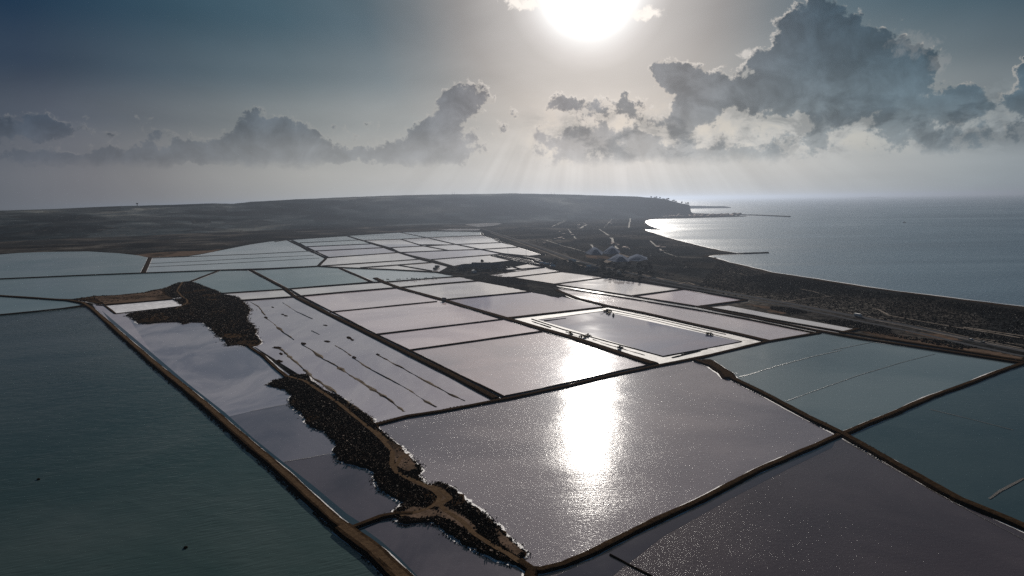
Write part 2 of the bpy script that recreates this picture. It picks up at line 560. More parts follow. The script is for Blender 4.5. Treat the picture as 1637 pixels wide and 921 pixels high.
def sheet(name, pts, z, mat):
    """flat polygon on the ground"""
    tri = tessellate_polygon([[Vector((p[0], p[1], 0)) for p in pts]])
    v = [(p[0], p[1], z) for p in pts]
    fs = []
    for t in tri:
        a, b_, c = (Vector(v[i]) for i in t)
        fs.append(t if (b_ - a).cross(c - a).z > 0 else t[::-1])
    return structure(mesh_obj(name, v, fs, mat))


def pond(px, mat, name='salt_pond', dz=0.0, z=0.70):
    SHEET_N[0] += 1
    return sheet(name, [G(*p) for p in px], z + dz + SHEET_N[0] * 0.0006, WAT.get(mat) or M[mat])


def wob(n, seed, octs=((1, 9), (.6, 4), (.4, 2))):
    r = np.random.default_rng(seed)
    x = np.arange(n)
    y = np.zeros(n)
    for a, p in octs:
        k = int(n / p) + 4
        y += a * np.interp(x / p, np.arange(k), r.uniform(-1, 1, k))
    return y


def resample(P, step_k=0.006, lo=1.5, hi=40.0):
    out = [np.array(P[0], float)]
    for a, b in zip(P[:-1], P[1:]):
        a, b = np.array(a, float), np.array(b, float)
        L = np.linalg.norm(b - a)
        d = min(np.linalg.norm(a), np.linalg.norm(b))
        st = min(max(d * step_k, lo), hi)
        n = max(1, int(L / st))
        for i in range(1, n + 1):
            out.append(a + (b - a) * i / n)
    return np.array(out)


def normals2(P):
    T = np.gradient(P, axis=0)
    T /= np.maximum(np.linalg.norm(T, axis=1, keepdims=True), 1e-9)
    return np.stack([-T[:, 1], T[:, 0]], 1)


DK = [0]


def strip(name, px, w, z, mat, jag=0.25, raw=False):
    """flat irregular ribbon"""
    P = resample(px if raw else [G(*p) for p in px])
    N = normals2(P)
    DK[0] += 1
    l = w / 2 * (1 + jag * wob(len(P), DK[0]))
    r_ = w / 2 * (1 + jag * wob(len(P), DK[0] + 500))
    A, B = P + N * l[:, None], P - N * r_[:, None]
    n = len(P)
    zz = z + DK[0] * 0.0007
    v = [(a[0], a[1], zz) for a in A] + [(b[0], b[1], zz) for b in B]
    f = [(i, n + i, n + i + 1, i + 1) for i in range(n - 1)]
    return structure(mesh_obj(name, v, f, mat))


def dike(px, w=4.0, b=1.5, h=1.3, kind='near', crust=0.7, wobble=0.35, name='dike', track=True, base=0.6):
    """earth bank: toe, shoulder, track, shoulder, toe"""
    P = resample([G(*p) for p in px])
    n = len(P)
    DK[0] += 1
    s = DK[0] * 11
    N = normals2(P)
    P = P + N * (wob(n, s + 7, ((.7, 30), (.3, 12))) * wobble)[:, None]
    hh = base + h + 0.004 * DK[0] + 0.10 * wob(n, s + 1)
    tw = w * 0.28
    j = wobble
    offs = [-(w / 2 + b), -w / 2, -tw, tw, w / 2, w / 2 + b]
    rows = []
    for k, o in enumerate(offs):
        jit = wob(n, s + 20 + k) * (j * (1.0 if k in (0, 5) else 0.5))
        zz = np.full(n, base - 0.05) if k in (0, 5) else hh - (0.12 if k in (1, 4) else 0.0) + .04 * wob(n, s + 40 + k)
        Q = P + N * (o + jit)[:, None]
        rows.append(np.column_stack([Q, zz]))
    v = np.concatenate(rows)
    f, mi = [], []
    for k in range(5):
        a, c = k * n, (k + 1) * n
        m_ = [0, 1, 2, 1, 0][k]
        for i in range(n - 1):
            f.append((c + i, a + i, a + i + 1, c + i + 1)[::-1])
            mi.append(m_)
    for i in (0, n - 1):
        cap = [k * n + i for k in range(6)]
        f.append(cap if i else cap[::-1])
        mi.append(0)
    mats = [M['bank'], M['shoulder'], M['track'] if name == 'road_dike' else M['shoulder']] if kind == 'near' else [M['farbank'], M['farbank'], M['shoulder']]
    if not track:
        mats[2] = mats[1]
    o = structure(mesh_obj(name, v, f, mats, mi=mi))
    if crust > 0:
        vv, ff = [], []
        for sgn in (-1, 1):
            o0 = len(vv)
            inner = P + N * (sgn * (w / 2 + b * .55))
            wd = np.maximum(0.06, crust * (0.75 + 0.9 * wob(n, s + 90 + sgn)))
            outer = P + N * (sgn * (w / 2 + b * .95 + wd))[:, None]
            z1 = 0.76 + DK[0] * 0.0007 + sgn * 0.0002
            vv += [(q[0], q[1], z1) for q in inner] + [(q[0], q[1], z1) for q in outer]
            for i in range(n - 1):
                q = (o0 + i, o0 + n + i, o0 + n + i + 1, o0 + i + 1)
                ff.append(q if sgn < 0 else q[::-1])
        structure(mesh_obj('salt_rim', vv, ff, M['crust']))
    return o


def inside(pts, poly):
    pts = np.asarray(pts)
    poly = np.asarray(poly)
    x, y = pts[:, 0], pts[:, 1]
    c = np.zeros(len(pts), bool)
    n = len(poly)
    for i in range(n):
        x1, y1 = poly[i]
        x2, y2 = poly[(i + 1) % n]
        k = ((y1 > y) != (y2 > y)) & (x < (x2 - x1) * (y - y1) / (y2 - y1 + 1e-12) + x1)
        c ^= k
    return c


# ------------------------------------------------------------------ sea and land
structure(mesh_obj('sea', [(-2500, -1500, 0), (120000, -1500, 0), (120000, 120000, 0), (-2500, 120000, 0)], [(0, 1, 2, 3)], M['sea']))
# coast from the near right to the bay, the town spit and the far plain
coast_px = [(1900, 525), (1760, 509), (1637, 492), (1537, 480), (1460, 470), (1377, 459), (1300, 446.5), (1227, 435.5), (1190, 426), (1160, 419.5), (1142, 413.5),
            (1128, 410.3), (1140, 408), (1190, 406), (1175, 404.8), (1150, 401), (1120, 394.5), (1090, 386.8), (1065, 380), (1045, 373.5), (1032, 369.5),
            (1029, 366.5), (1042, 367.2), (1056, 367.2), (1045, 364.5), (1036, 360.5), (1030, 356), (1031, 353), (1038, 351.2), (1050, 350.2), (1075, 349.6),
            (1100, 349.0), (1140, 347.8), (1175, 346.8), (1192, 346.2), (1185, 345.4), (1170, 344), (1150, 342.6), (1125, 341.4), (1108, 340.8)]


def coast_world():
    P = [G(x, y, 0.0) for x, y in coast_px]
    out = []
    for i, (a, b) in enumerate(zip(P[:-1], P[1:])):
        L = math.hypot(b[0] - a[0], b[1] - a[1])
        n = max(1, int(L / 25))
        for k in range(n):
            t = k / n
            j = 2.0 if 0 < k else 0
            out.append((a[0] + (b[0] - a[0]) * t + random.uniform(-j, j), a[1] + (b[1] - a[1]) * t + random.uniform(-j, j)))
    out.append(P[-1])
    return out


coast = coast_world()
fx, fy = coast[-1]
land_outline = coast + [(fx * 1.25, fy * 1.3), (fx * 1.2, fy * 2.0), (fx * .2, fy * 3.2), (-3000, 46000), (-60000, 46000), (-60000, -1400), (2600, -1400)]
sheet('land', land_outline, 0.6, M['land'])
# wet sand edge
beach_pts = coast[:]
strip('beach', beach_pts[:-8], 10, 0.62, M['shoulder'], .2, raw=True)
_P = np.array(beach_pts[:-8])
_N = normals2(_P)
_sea = _P + _N * 9
if inside([_sea[len(_sea) // 6]], land_outline)[0]:
    _sea = _P - _N * 9
strip('surf', [tuple(q) for q in _sea], 3.2, .66, M['crust'], .8, raw=True)

# hill: ridge line (survey x -> y) set 6.5 km off, dropping as a cliff to the bay
RIDGE = [(-500, 345), (-200, 341), (0, 337), (100, 333.5), (180, 329.8), (230, 328.8), (300, 326.6), (345, 325.2), (372, 326.0), (400, 322.8), (450, 320.0), (500, 317.6),
         (560, 315.2), (620, 312.9), (700, 311.0), (760, 310.2), (820, 309.3), (880, 310.3), (960, 312.6), (1020, 314.5), (1050, 316.6), (1066, 319), (1078, 322.5), (1090, 325.5), (1103, 327.3)]


def hill():
    xs = np.concatenate([np.linspace(-500, 200, 60), np.linspace(205, 1095, 260), np.linspace(1096, 1106, 8)])
    ry = np.interp(xs, [p[0] for p in RIDGE], [p[1] for p in RIDGE])
    ry = ry + np.interp(xs, xs[::3], rng.uniform(-.22, .22, len(xs[::3])))
    verts, rows = [], 46
    for i, (x, y) in enumerate(zip(xs, ry)):
        d = ray(x, y)
        u = Vector((d.x, d.y)).normalized()
        tan = d.z / math.hypot(d.x, d.y)
        r1 = np.interp(x, [-500, 200, 820, 1000, 1106], [6200, 6400, 7000, 6700, 6450])
        r0 = np.interp(x, [-500, 200, 820, 1000, 1106], [3600, 3900, 4700, 5300, 5950])
        top = max(4.0, CAM_H + r1 * tan)
        if x > 1102:
            top *= max(0.0, (1106 - x) / 4.0)
        for k in range(rows):
            t = k / (rows - 1) * 1.6
            r = r0 + (r1 - r0) * t
            s = min(1.0, t)
            s = s * s * (3 - 2 * s)
            s = s ** 0.9
            z = top * s
            if t > 1:
                z = top * (1 - (t - 1) * .15)
            nz = math.sin(x * .021 + r * .004) * math.sin(r * .0027 + x * .013) + .5 * math.sin(x * .09 + r * .011)
            if t < 1:
                z += nz * 5 * math.sin(math.pi * min(1, t))
            if k == 0:
                z = 0.0
            verts.append((u.x * r, u.y * r, max(z, -0.2) + .35))
    f = []
    n = len(xs)
    for i in range(n - 1):
        for k in range(rows - 1):
            a = i * rows + k
            f.append((a, a + rows, a + rows + 1, a + 1))
    return structure(mesh_obj('hill', verts, f, M['hill'], smooth=True))


hill()


def headland(px, h, mat, name='headland'):
    """low land across the water: an outlined hump"""
    P = [G(x, y, 0.0) for x, y in px]
    n = len(P)
    cx_ = sum(p[0] for p in P) / n
    cy_ = sum(p[1] for p in P) / n
    v, f = [], []
    for s, z in ((1, -.5), (.93, .4), (.75, .8), (.4, 1.0)):
        for p in P:
            v.append((cx_ + (p[0] - cx_) * s, cy_ + (p[1] - cy_) * s, h * z * random.uniform(.8, 1.1) if z > 0 else z))
    for k in range(3):
        for i in range(n):
            j = (i + 1) % n
            f.append((k * n + i, k * n + j, (k + 1) * n + j, (k + 1) * n + i))
    f.append([3 * n + i for i in range(n)])
    return structure(mesh_obj(name, v, f, mat))


headland([(1060, 334), (1104, 333.6), (1120, 333.4), (1135, 333.1), (1152, 332.9), (1170, 332.5), (1150, 331.7), (1120, 331.2), (1060, 331)], 30, M['hill'])

# ------------------------------------------------------------------ ponds
pond([(0, 407), (30, 404.5), (70, 403), (140, 402), (190, 405), (222, 408.5), (237, 412), (229, 437), (120, 441), (0, 446), (-300, 459), (-1000, 489), (-1000, 450), (-300, 420)], 'blue')
pond([(241, 412), (300, 410), (320, 407), (340, 403), (400, 391), (430, 386.5), (462, 383), (468.6, 388.5), (490, 401), (521, 413), (508, 426), (430, 430), (229, 437)], 'pale_blue')
pond([(-1000, 489), (-300, 459), (0, 446), (229, 437), (351, 433), (303, 451), (285, 453), (262, 462), (230, 468), (190, 472), (150, 474), (115, 478), (60, 477), (0, 473), (-300, 478), (-1000, 508)], 'blue')
pond([(351, 433), (400, 433), (459, 463), (352, 470), (330, 458), (303, 451)], 'blue')
pond([(400, 433), (508, 427), (543, 429), (593, 450), (459, 463)], 'blue')
pond([(543, 429), (625, 432), (720, 438), (745, 442), (593, 451)], 'pale_blue')
pond([(-1000, 508), (-300, 478), (0, 473), (60, 477), (110, 481), (135, 487), (60, 498), (0, 504), (-300, 532), (-1000, 585)], 'blue')
pond([(-1000, 585), (-300, 532), (0, 504), (60, 498), (135, 490), (170, 518), (240, 580), (300, 630), (346, 668), (400, 714), (454, 761), (533, 836), (575, 865), (660, 960),
      (760, 1100), (-400, 1100), (-1400, 900)], 'reservoir')
# strip pond left of the island, cut by the causeway
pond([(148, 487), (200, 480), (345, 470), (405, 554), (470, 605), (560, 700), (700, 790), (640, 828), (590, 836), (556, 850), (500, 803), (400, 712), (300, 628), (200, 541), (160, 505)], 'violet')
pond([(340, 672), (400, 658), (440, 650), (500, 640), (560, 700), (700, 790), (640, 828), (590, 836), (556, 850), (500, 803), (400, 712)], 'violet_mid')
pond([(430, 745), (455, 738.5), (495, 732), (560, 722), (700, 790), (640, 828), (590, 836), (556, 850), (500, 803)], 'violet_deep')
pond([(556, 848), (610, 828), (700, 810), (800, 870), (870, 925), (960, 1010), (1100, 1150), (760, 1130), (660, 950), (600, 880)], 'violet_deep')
# pan of white salt at the island's shoulder
pond([(150, 488), (172, 486), (200, 500), (240, 560), (190, 530)], 'shallow', dz=.03)
pond([(168.5, 489.5), (275.5, 480), (291.5, 489.2), (186, 501)], 'saltpan', dz=.12)
pond([(276, 478.2), (289, 476.8), (291, 477.8), (279, 479.3)], 'saltpan', dz=1.2)
# ridged shallows right of the island
pond([(345, 471), (470, 474), (525, 501), (600, 540), (650, 566), (710, 595), (792, 638), (700, 660), (597, 684), (560, 660), (480, 600), (400, 550), (380, 500)], 'shallow')
pond([(349, 471), (452, 463.5), (468, 475), (388, 481), (375, 474)], 'pan_pale', dz=.03)
# brine pans between the double canal and the haul road
pond([(463, 463), (613, 452), (637, 461), (480, 474)], 'pan_pale')
pond([(619, 452), (738, 442), (762, 449), (700, 455), (641, 461)], 'pan_pale')
pond([(483, 474), (637, 461), (706, 482), (528, 500)], 'pan')
pond([(528, 500), (706, 482), (800, 511), (605, 535)], 'pan')
pond([(605, 536), (805, 511), (866, 530), (657, 560)], 'pan')
pond([(657, 561), (866, 531), (1045, 583), (925, 612), (805, 635)], 'glint')
# pans right of the haul road
pond([(641, 461), (763, 450), (850, 466), (713, 480)], 'pan_pale')
pond([(713, 480), (850, 467), (900, 475), (965, 490), (812, 510)], 'pan_violet')
pond([(808, 511), (968, 491), (1228, 547), (1055, 582)], 'salt')
pond([(861, 511.5), (965, 498), (1185, 546.5), (1060, 570)], 'pan_slate', dz=.05)
pond([(880, 462), (900, 463), (1010, 479), (1115, 496), (1310, 532), (1228, 547), (1025, 501), (925, 479), (893, 467)], 'glint')
pond([(783, 440), (873, 428.5), (897, 434), (815, 444)], 'pan_pale')
pond([(820, 444), (900, 435), (935, 439), (970, 444), (887, 454)], 'pan_pale')
pond([(890, 455), (972, 444), (1030, 452), (1093, 463), (1012, 474)], 'pan_pale')
pond([(1016, 474), (1093, 463), (1193, 481), (1120, 491)], 'pan')
pond([(1128, 492), (1165, 489), (1227, 501), (1371, 527), (1346, 533), (1227, 514)], 'pan_pale')
pond([(1125, 493), (1227, 514.5), (1346, 535), (1400, 544), (1640, 580), (1637, 583), (1400, 548), (1310, 534), (1200, 510)], 'canal')
pond([(750, 440), (885, 455), (1010, 475), (1125, 493), (1310, 531), (1308, 534), (1110, 494), (1010, 478.5), (885, 458), (810, 447), (756, 443)], 'canal', dz=.03)
# near basins
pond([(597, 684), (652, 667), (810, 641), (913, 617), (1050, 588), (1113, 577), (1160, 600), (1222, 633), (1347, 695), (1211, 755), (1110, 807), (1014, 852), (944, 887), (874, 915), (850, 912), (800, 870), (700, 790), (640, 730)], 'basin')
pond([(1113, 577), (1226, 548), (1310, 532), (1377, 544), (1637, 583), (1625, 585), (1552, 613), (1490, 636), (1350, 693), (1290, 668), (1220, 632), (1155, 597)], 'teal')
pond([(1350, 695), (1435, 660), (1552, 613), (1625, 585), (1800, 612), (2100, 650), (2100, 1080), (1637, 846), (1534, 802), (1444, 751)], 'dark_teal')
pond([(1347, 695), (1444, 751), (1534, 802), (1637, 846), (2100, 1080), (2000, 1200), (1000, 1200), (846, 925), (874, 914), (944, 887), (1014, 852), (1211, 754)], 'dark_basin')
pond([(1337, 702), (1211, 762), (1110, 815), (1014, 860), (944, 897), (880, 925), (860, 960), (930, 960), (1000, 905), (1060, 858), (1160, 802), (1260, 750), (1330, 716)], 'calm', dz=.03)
# darker strip of water beside the left road
pond([(163, 497), (240, 562), (300, 613), (360, 660), (404, 700), (454, 740), (500, 776), (555, 822), (575, 835), (558, 849), (500, 806), (400, 716), (300, 632), (200, 546)], 'toned_strip', dz=.035)
pond([(558, 849), (577, 842), (610, 866), (640, 893), (667, 921), (760, 1030), (700, 1030), (640, 935), (590, 880)], 'toned_strip', dz=.035)

# far grid of pans
FAR = [
    ([(462, 384), (556.6, 377.5), (572, 384), (479.6, 388.5)], 'pale_blue'), ([(479.6, 388.5), (572, 384), (594, 390), (490.6, 394.6)], 'pale_blue'),
    ([(490.6, 394.6), (594, 390), (613.7, 396), (499.4, 401.7)], 'pan_slate'), ([(499.4, 401.7), (613.7, 396), (637, 404), (523.6, 412)], 'pan_violet'),
    ([(523, 413), (637, 404), (675, 415), (512, 426)], 'pan_pale'), ([(512, 426), (675, 415), (692, 420), (576, 428.5)], 'pan_pale'),
    ([(576, 429), (692, 420), (715, 427), (700, 435.5), (625, 432)], 'pan_pale'),
    ([(556.6, 377), (640, 372), (682, 379.8), (642, 382.5), (583, 384.5)], 'pale_blue'),
    ([(583, 384.5), (642, 382.5), (668, 390.5), (607, 391)], 'pan_pale'), ([(607, 391), (668, 390.5), (692, 394), (627, 396.5)], 'pan_slate'),
    ([(642, 382.5), (680, 380), (728, 391), (668, 390.5)], 'pan_pale'),
    ([(627, 396.5), (690, 393), (718, 400.6), (641, 404)], 'pan_pale'), ([(690, 393), (728, 391), (765, 399), (718, 400.6)], 'pan_pale'),
    ([(641, 404), (718, 400.6), (767, 399), (802, 406), (692, 415.5)], 'pan_violet'),
    ([(692, 415.5), (802, 406.5), (785, 409), (820, 417), (778, 421), (742, 421.8), (725.7, 425)], 'pan_pale'),
    ([(640, 372), (695, 370), (771, 371), (770, 376.4), (682, 379.8)], 'pale_blue'),
    ([(682, 380), (770, 376.4), (788, 383), (800, 388), (728, 391)], 'pan_pale'),
    ([(728, 391), (800, 388), (829, 395), (766, 399)], 'pan_pale'), ([(766, 399), (829, 395.5), (869.5, 407.5), (845, 410), (805, 405.5)], 'pan_pale'),
    ([(770, 375.5), (800, 382), (788, 383.5), (766, 377)], 'pan_pale'),
    ([(793, 408), (803, 406), (845, 411), (862, 414), (880, 425.7), (871, 427.5), (846, 422), (820, 417)], 'pan_pale'),
    ([(807.7, 430), (846.6, 422), (869.5, 427), (826, 433.6)], 'pan_pale'),
    ([(742.6, 359), (775, 355), (790, 356), (803, 357.6), (788, 361), (765, 363)], 'pan_pale'), ([(810, 354), (816, 353), (823, 353.4), (816, 354.8)], 'pan_pale'),
    ([(843, 353.4), (850, 352.6), (856.5, 353), (850, 354)], 'pan_pale'), ([(698, 367.8), (720, 366.2), (768, 366.0), (766, 368.2), (730, 368.8)], 'pan_pale'),
    ([(736, 358), (750, 356.6), (775, 355), (760, 357.4)], 'pan_pale'),
]
for px, m_ in FAR:
    pond(px, m_)

# ------------------------------------------------------------------ island between the ponds
ISL_TOP = [(118, 478.5), (150, 474), (190, 472), (230, 468), (245, 464), (262, 461.5), (285, 452.5), (303, 450.5), (316, 454), (330, 460), (349, 466.5), (352, 471),
           (376, 474), (388, 482), (397, 492), (400, 497), (394, 506), (395, 514), (405, 521), (409, 530), (408, 536), (416.5, 545), (414, 551), (405, 554.5), (391, 554),
           (380, 551), (366, 553), (360, 544), (351, 538), (343, 532), (336, 524), (325, 516), (305, 515), (292, 519), (288, 514.5), (262, 515.5), (240, 518), (222, 517.5), (214, 510),
           (203, 504.5), (206, 501.6), (296, 490.6), (277.5, 478), (168, 487.3), (158, 486.5)]
ISL_LOW = [(429, 615.5), (440, 609), (453, 606), (464, 601.5), (486, 599.5), (494, 604), (497, 610), (517, 624.5), (545, 637), (556, 645), (576, 657.5), (590, 667), (597, 676), (605, 687), (616, 697), (630, 708.5),
           (645, 722), (659, 737), (671, 748), (674, 753), (668, 757), (670, 766), (680, 776), (689, 777.5), (700, 773), (712, 776), (726, 784), (740, 795), (752, 808), (776, 826), (800, 848), (818, 869),
           (832, 880), (840, 884), (838, 890), (829, 893), (834, 905), (820, 902), (805, 897), (796, 895), (785, 889), (773, 884), (755, 875), (738, 867), (730, 860), (718, 853), (704, 840), (688, 833.5), (668, 836), (650, 838.5),
           (640, 835), (632, 828), (630, 822), (648, 803), (638, 799), (624, 791), (610, 784), (604, 774), (600, 757), (590, 750), (568, 744), (545, 737), (538, 728), (535, 719), (540, 711), (532, 702), (521, 690), (505, 685),
           (490, 676), (485, 662), (466, 649), (464, 640), (470, 632), (458, 624), (445, 620)]


def seg_dist(pts, line):
    pts = np.asarray(pts)
    best = np.full(len(pts), 1e9)
    for a, b in zip(line[:-1], line[1:]):
        a, b = np.asarray(a), np.asarray(b)
        ab = b - a
        t = np.clip(((pts - a) @ ab) / max(ab @ ab, 1e-9), 0, 1)
        d = np.linalg.norm(pts - (a + t[:, None] * ab), axis=1)
        best = np.minimum(best, d)
    return best


def densify(P, lo=2.2, amp=1.3, k=.006):
    out = []
    n = len(P)
    for i in range(n):
        a, b = np.array(P[i]), np.array(P[(i + 1) % n])
        L = np.linalg.norm(b - a)
        st = max(lo, np.linalg.norm(a) * k)
        m_ = max(1, int(L / st))
        nrm = np.array([-(b - a)[1], (b - a)[0]]) / max(L, 1e-6)
        for j in range(m_):
            out.append(tuple(a + (b - a) * j / m_ + (nrm * random.uniform(-amp, amp) if j else 0)))
    return out


def islet(pts, h, mat, name='island', slope=2.0, amp=1.3, lo=2.2):
    """low ground rising from the water with a sloping edge"""
    P = np.array(densify(pts, lo, amp))
    area = 0.5 * np.sum(P[:, 0] * np.roll(P[:, 1], -1) - np.roll(P[:, 0], -1) * P[:, 1])
    if area < 0:
        P = P[::-1]
    N = -normals2(np.vstack([P[-1:], P, P[:1]]))[1:-1]
    n = len(P)
    rings = [(slope * .6, 0.55), (-slope * .3, 0.6 + h * .7), (-slope * 1.1, 0.6 + h)]
    v, f = [], []
    for o, z in rings[:2]:
        for i in range(n):
            v.append((P[i, 0] + N[i, 0] * o, P[i, 1] + N[i, 1] * o, z + (random.uniform(-.08, .08) if z > .6 else 0)))
    for i in range(n):
        j = (i + 1) % n
        f.append((i, j, n + j, n + i))
    for t in tessellate_polygon([[Vector((x, y, 0)) for x, y, z in v[n:2 * n]]]):
        a, b_, c = (Vector(v[n + i]) for i in t)
        t = t if (b_ - a).cross(c - a).z > 0 else t[::-1]
        f.append(tuple(n + i for i in t))
    return structure(mesh_obj(name, v, f, mat))


isl1 = [G(*p) for p in ISL_TOP]
isl2 = [G(*p) for p in ISL_LOW]
islet(isl1, 1.2, M['island'])
islet(isl2, 1.2, M['island'])
# pale crust at the island's waterline
for poly in (isl1, isl2):
    Q = densify(poly, 2.5, 1.0)
    strip('salt_rim', Q + [Q[0]], 3.4, .775, M['crust'], .5, raw=True)

TRACKS = [
    ([(292, 452), (287, 459), (283, 466), (291, 475), (299, 480), (300, 485), (293, 489), (281, 495)], 2.6),
    ([(400, 556), (420, 569), (440, 588), (458, 603), (486, 610), (512, 627), (540, 646), (567, 668), (590, 686), (606, 700), (620, 715), (628, 727), (626, 745), (634, 758), (652, 768), (672, 776), (692, 785),
      (704, 797), (700, 808), (688, 815), (668, 822), (640, 828)], 2.8),
    ([(600, 690), (612, 702), (619, 708)], 2.4),
    ([(700, 806), (712, 820), (738, 836), (760, 858), (780, 872), (812, 890), (832, 903)], 2.6),
    ([(700, 812), (720, 800), (704, 786), (690, 780)], 3.0),
    ([(655, 728), (640, 735), (632, 750)], 2.2),
]
tracks_w = []
for px, w in TRACKS:
    strip('dirt_track', px, w, 1.86, M['path'], .25)
    tracks_w.append([G(*p) for p in px])
BARE = [  # open earth
    [(612, 700), (640, 716), (662, 742), (668, 752), (650, 757), (636, 748), (628, 730)],
    [(650, 768), (690, 779), (710, 784), (716, 800), (705, 815), (690, 812), (704, 800), (688, 788), (664, 778)],
    [(636, 826), (660, 812), (690, 818), (715, 812), (745, 830), (765, 850), (750, 856), (728, 840), (700, 828), (668, 832)],
    [(790, 846), (838, 886), (826, 892), (800, 872)],
]
bare_w = [[G(*p) for p in b] for b in BARE]
for b_ in bare_w:
    DK[0] += 1
    sheet('bare_ground', densify(b_, 2, .8), 1.825 + DK[0] * .0003, M['tan'])
mosaic = [[(150, 476), (230, 470), (258, 464), (262, 472), (280, 478), (168, 488)]]
for b_ in mosaic:
    sheet('bare_ground', densify([G(*p) for p in b_], 4, 2), 1.822, M['tan'])


# scrub: thousands of low bushes, nobody could count them
_t = (1 + 5 ** .5) / 2
ICO_V = np.array([(-1, _t, 0), (1, _t, 0), (-1, -_t, 0), (1, -_t, 0), (0, -1, _t), (0, 1, _t), (0, -1, -_t), (0, 1, -_t), (_t, 0, -1), (_t, 0, 1), (-_t, 0, -1), (-_t, 0, 1)]) / math.sqrt(1 + _t * _t)
ICO_F = np.array([(0, 11, 5), (0, 5, 1), (0, 1, 7), (0, 7, 10), (0, 10, 11), (1, 5, 9), (5, 11, 4), (11, 10, 2), (10, 7, 6), (7, 1, 8), (3, 9, 4), (3, 4, 2), (3, 2, 6), (3, 6, 8), (3, 8, 9), (4, 9, 5), (2, 4, 11), (6, 2, 10), (8, 6, 7), (9, 8, 1)])


def scrub(name, pts, sizes, mat, z=1.75, blades=8):
    """each bush is a ragged tuft of small leaf faces turned every way"""
    n = len(pts)
    pts = np.asarray(pts)
    sizes = np.asarray(sizes)
    d = rng.normal(0, 1, (n, blades, 3))
    d /= np.linalg.norm(d, axis=2, keepdims=True)
    d[..., 2] = np.abs(d[..., 2])
    c = d * rng.uniform(.15, .9, (n, blades, 1)) * (1.35, 1.35, .55)
    u = rng.normal(0, 1, (n, blades, 3))
    u[..., 2] *= 1.3
    u /= np.linalg.norm(u, axis=2, keepdims=True)
    w = np.cross(u, d)
    w /= np.maximum(np.linalg.norm(w, axis=2, keepdims=True), 1e-6)
    a = rng.uniform(.35, .75, (n, blades, 1))
    b = rng.uniform(.25, .5, (n, blades, 1))
    V = np.stack([c - u * a, c + w * b, c + u * a * .9, c - w * b], 2)
    V = V * sizes[:, None, None, None]
    V[..., 0] += pts[:, 0][:, None, None]
    V[..., 1] += pts[:, 1][:, None, None]
    V[..., 2] += z
    q = n * blades
    me = bpy.data.meshes.new(name)
    me.vertices.add(q * 4)
    me.vertices.foreach_set('co', V.astype(np.float32).ravel())
    me.loops.add(q * 4)
    me.loops.foreach_set('vertex_index', np.arange(q * 4, dtype=np.int32))
    me.polygons.add(q)
    me.polygons.foreach_set('loop_start', (np.arange(q) * 4).astype(np.int32))
    me.materials.append(mat)
    me.update(calc_edges=True)
    o = bpy.data.objects.new(name, me)
    col.objects.link(o)
    o['kind'] = 'stuff'
    return o


def in_poly_points(poly, n):
    P = np.array(poly)
    lo, hi = P.min(0), P.max(0)
    out = np.zeros((0, 2))
    while len(out) < n:
        c = rng.uniform(lo, hi, (n * 3, 2))
        out = np.vstack([out, c[inside(c, poly)]])
    return out[:n]


def clump(pts, f, th, seed):
    r = np.random.default_rng(seed)
    ph = r.uniform(0, 6.28, (6, 2))
    fr = r.uniform(.5, 1.6, (6, 2)) * f
    v = sum(np.sin(pts[:, 0] * a[0] + p[0] + 1.7 * np.sin(pts[:, 1] * a[1] * .7 + p[1])) for a, p in zip(fr, ph)) / 6
    return v > th


def mask_tracks(p, extra=1.9):
    k = np.ones(len(p), bool)
    for t in tracks_w:
        k &= seg_dist(p, t) > extra
    for b in bare_w:
        k &= ~inside(p, b) | (rng.random(len(p)) < .06)
    return k


p = in_poly_points(isl2, 34000)
p = p[mask_tracks(p)]
p = p[clump(p, .09, -.30, 3) | (rng.random(len(p)) < .3)]
scrub('scrub', p, (.25 + .6 * rng.random(len(p)) ** 2) * (1 + 1.2 * (rng.random(len(p)) < .05)), M['scrub'])
p = in_poly_points(isl1, 28000)
pan = [G(*q) for q in [(160, 486), (268, 474), (296, 489), (186, 503)]]
west = [G(*q) for q in [(118, 478), (262, 461), (268, 476), (160, 487)]]
p = p[mask_tracks(p) & ~inside(p, pan) & (~inside(p, west) | (rng.random(len(p)) < .12))]
p = p[clump(p, .06, -.30, 5) | (rng.random(len(p)) < .2)]
scrub('scrub', p, .4 + 1.2 * rng.random(len(p)) ** 2, M['scrub'])

# thin straggling growth past the island edges
for poly, sc_ in ((isl2, 1.0), (isl1, 1.5)):
    Q = resample(list(poly) + [poly[0]], lo=.6)
    k = rng.integers(0, len(Q), 5200)
    q = Q[k] + rng.normal(0, 1.5 * sc_, (len(k), 2))
    q = q[clump(q, .15, -.1, 77)]
    scrub('scrub', q, rng.uniform(.2, .6, len(q)) * sc_, M['scrub'], z=.8, blades=6)

# ------------------------------------------------------------------ dikes
ROAD_L = [(-1000, 508), (-300, 478), (0, 473.5), (60, 477.5), (110, 481), (132, 485), (147, 494), (175, 519), (240, 577), (300, 626), (346, 665), (400, 712), (454, 759), (490, 793), (533, 832), (560, 852), (594, 880), (635, 918), (700, 985), (760, 1050)]
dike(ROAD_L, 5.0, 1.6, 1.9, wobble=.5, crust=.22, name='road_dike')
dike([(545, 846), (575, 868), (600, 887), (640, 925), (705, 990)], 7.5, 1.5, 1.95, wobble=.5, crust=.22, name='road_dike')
dike([(-1000, 585), (-300, 532), (0, 504), (60, 498.3), (136, 490)], 4.5, 2, 1.5, crust=.8)
dike([(-1000, 489.5), (-300, 459.5), (0, 446.5), (120, 441.2), (229, 437), (350, 432.5), (430, 430), (508, 426), (540, 428), (625, 431.5), (695, 435.5), (740, 439.5)], 7, 3, 1.8, 'far', crust=1)
dike([(229, 437), (240, 412)], 6, 3, 1.6, 'far')
dike([(351, 432.5), (303, 451)], 5, 2.5, 1.4, 'far')
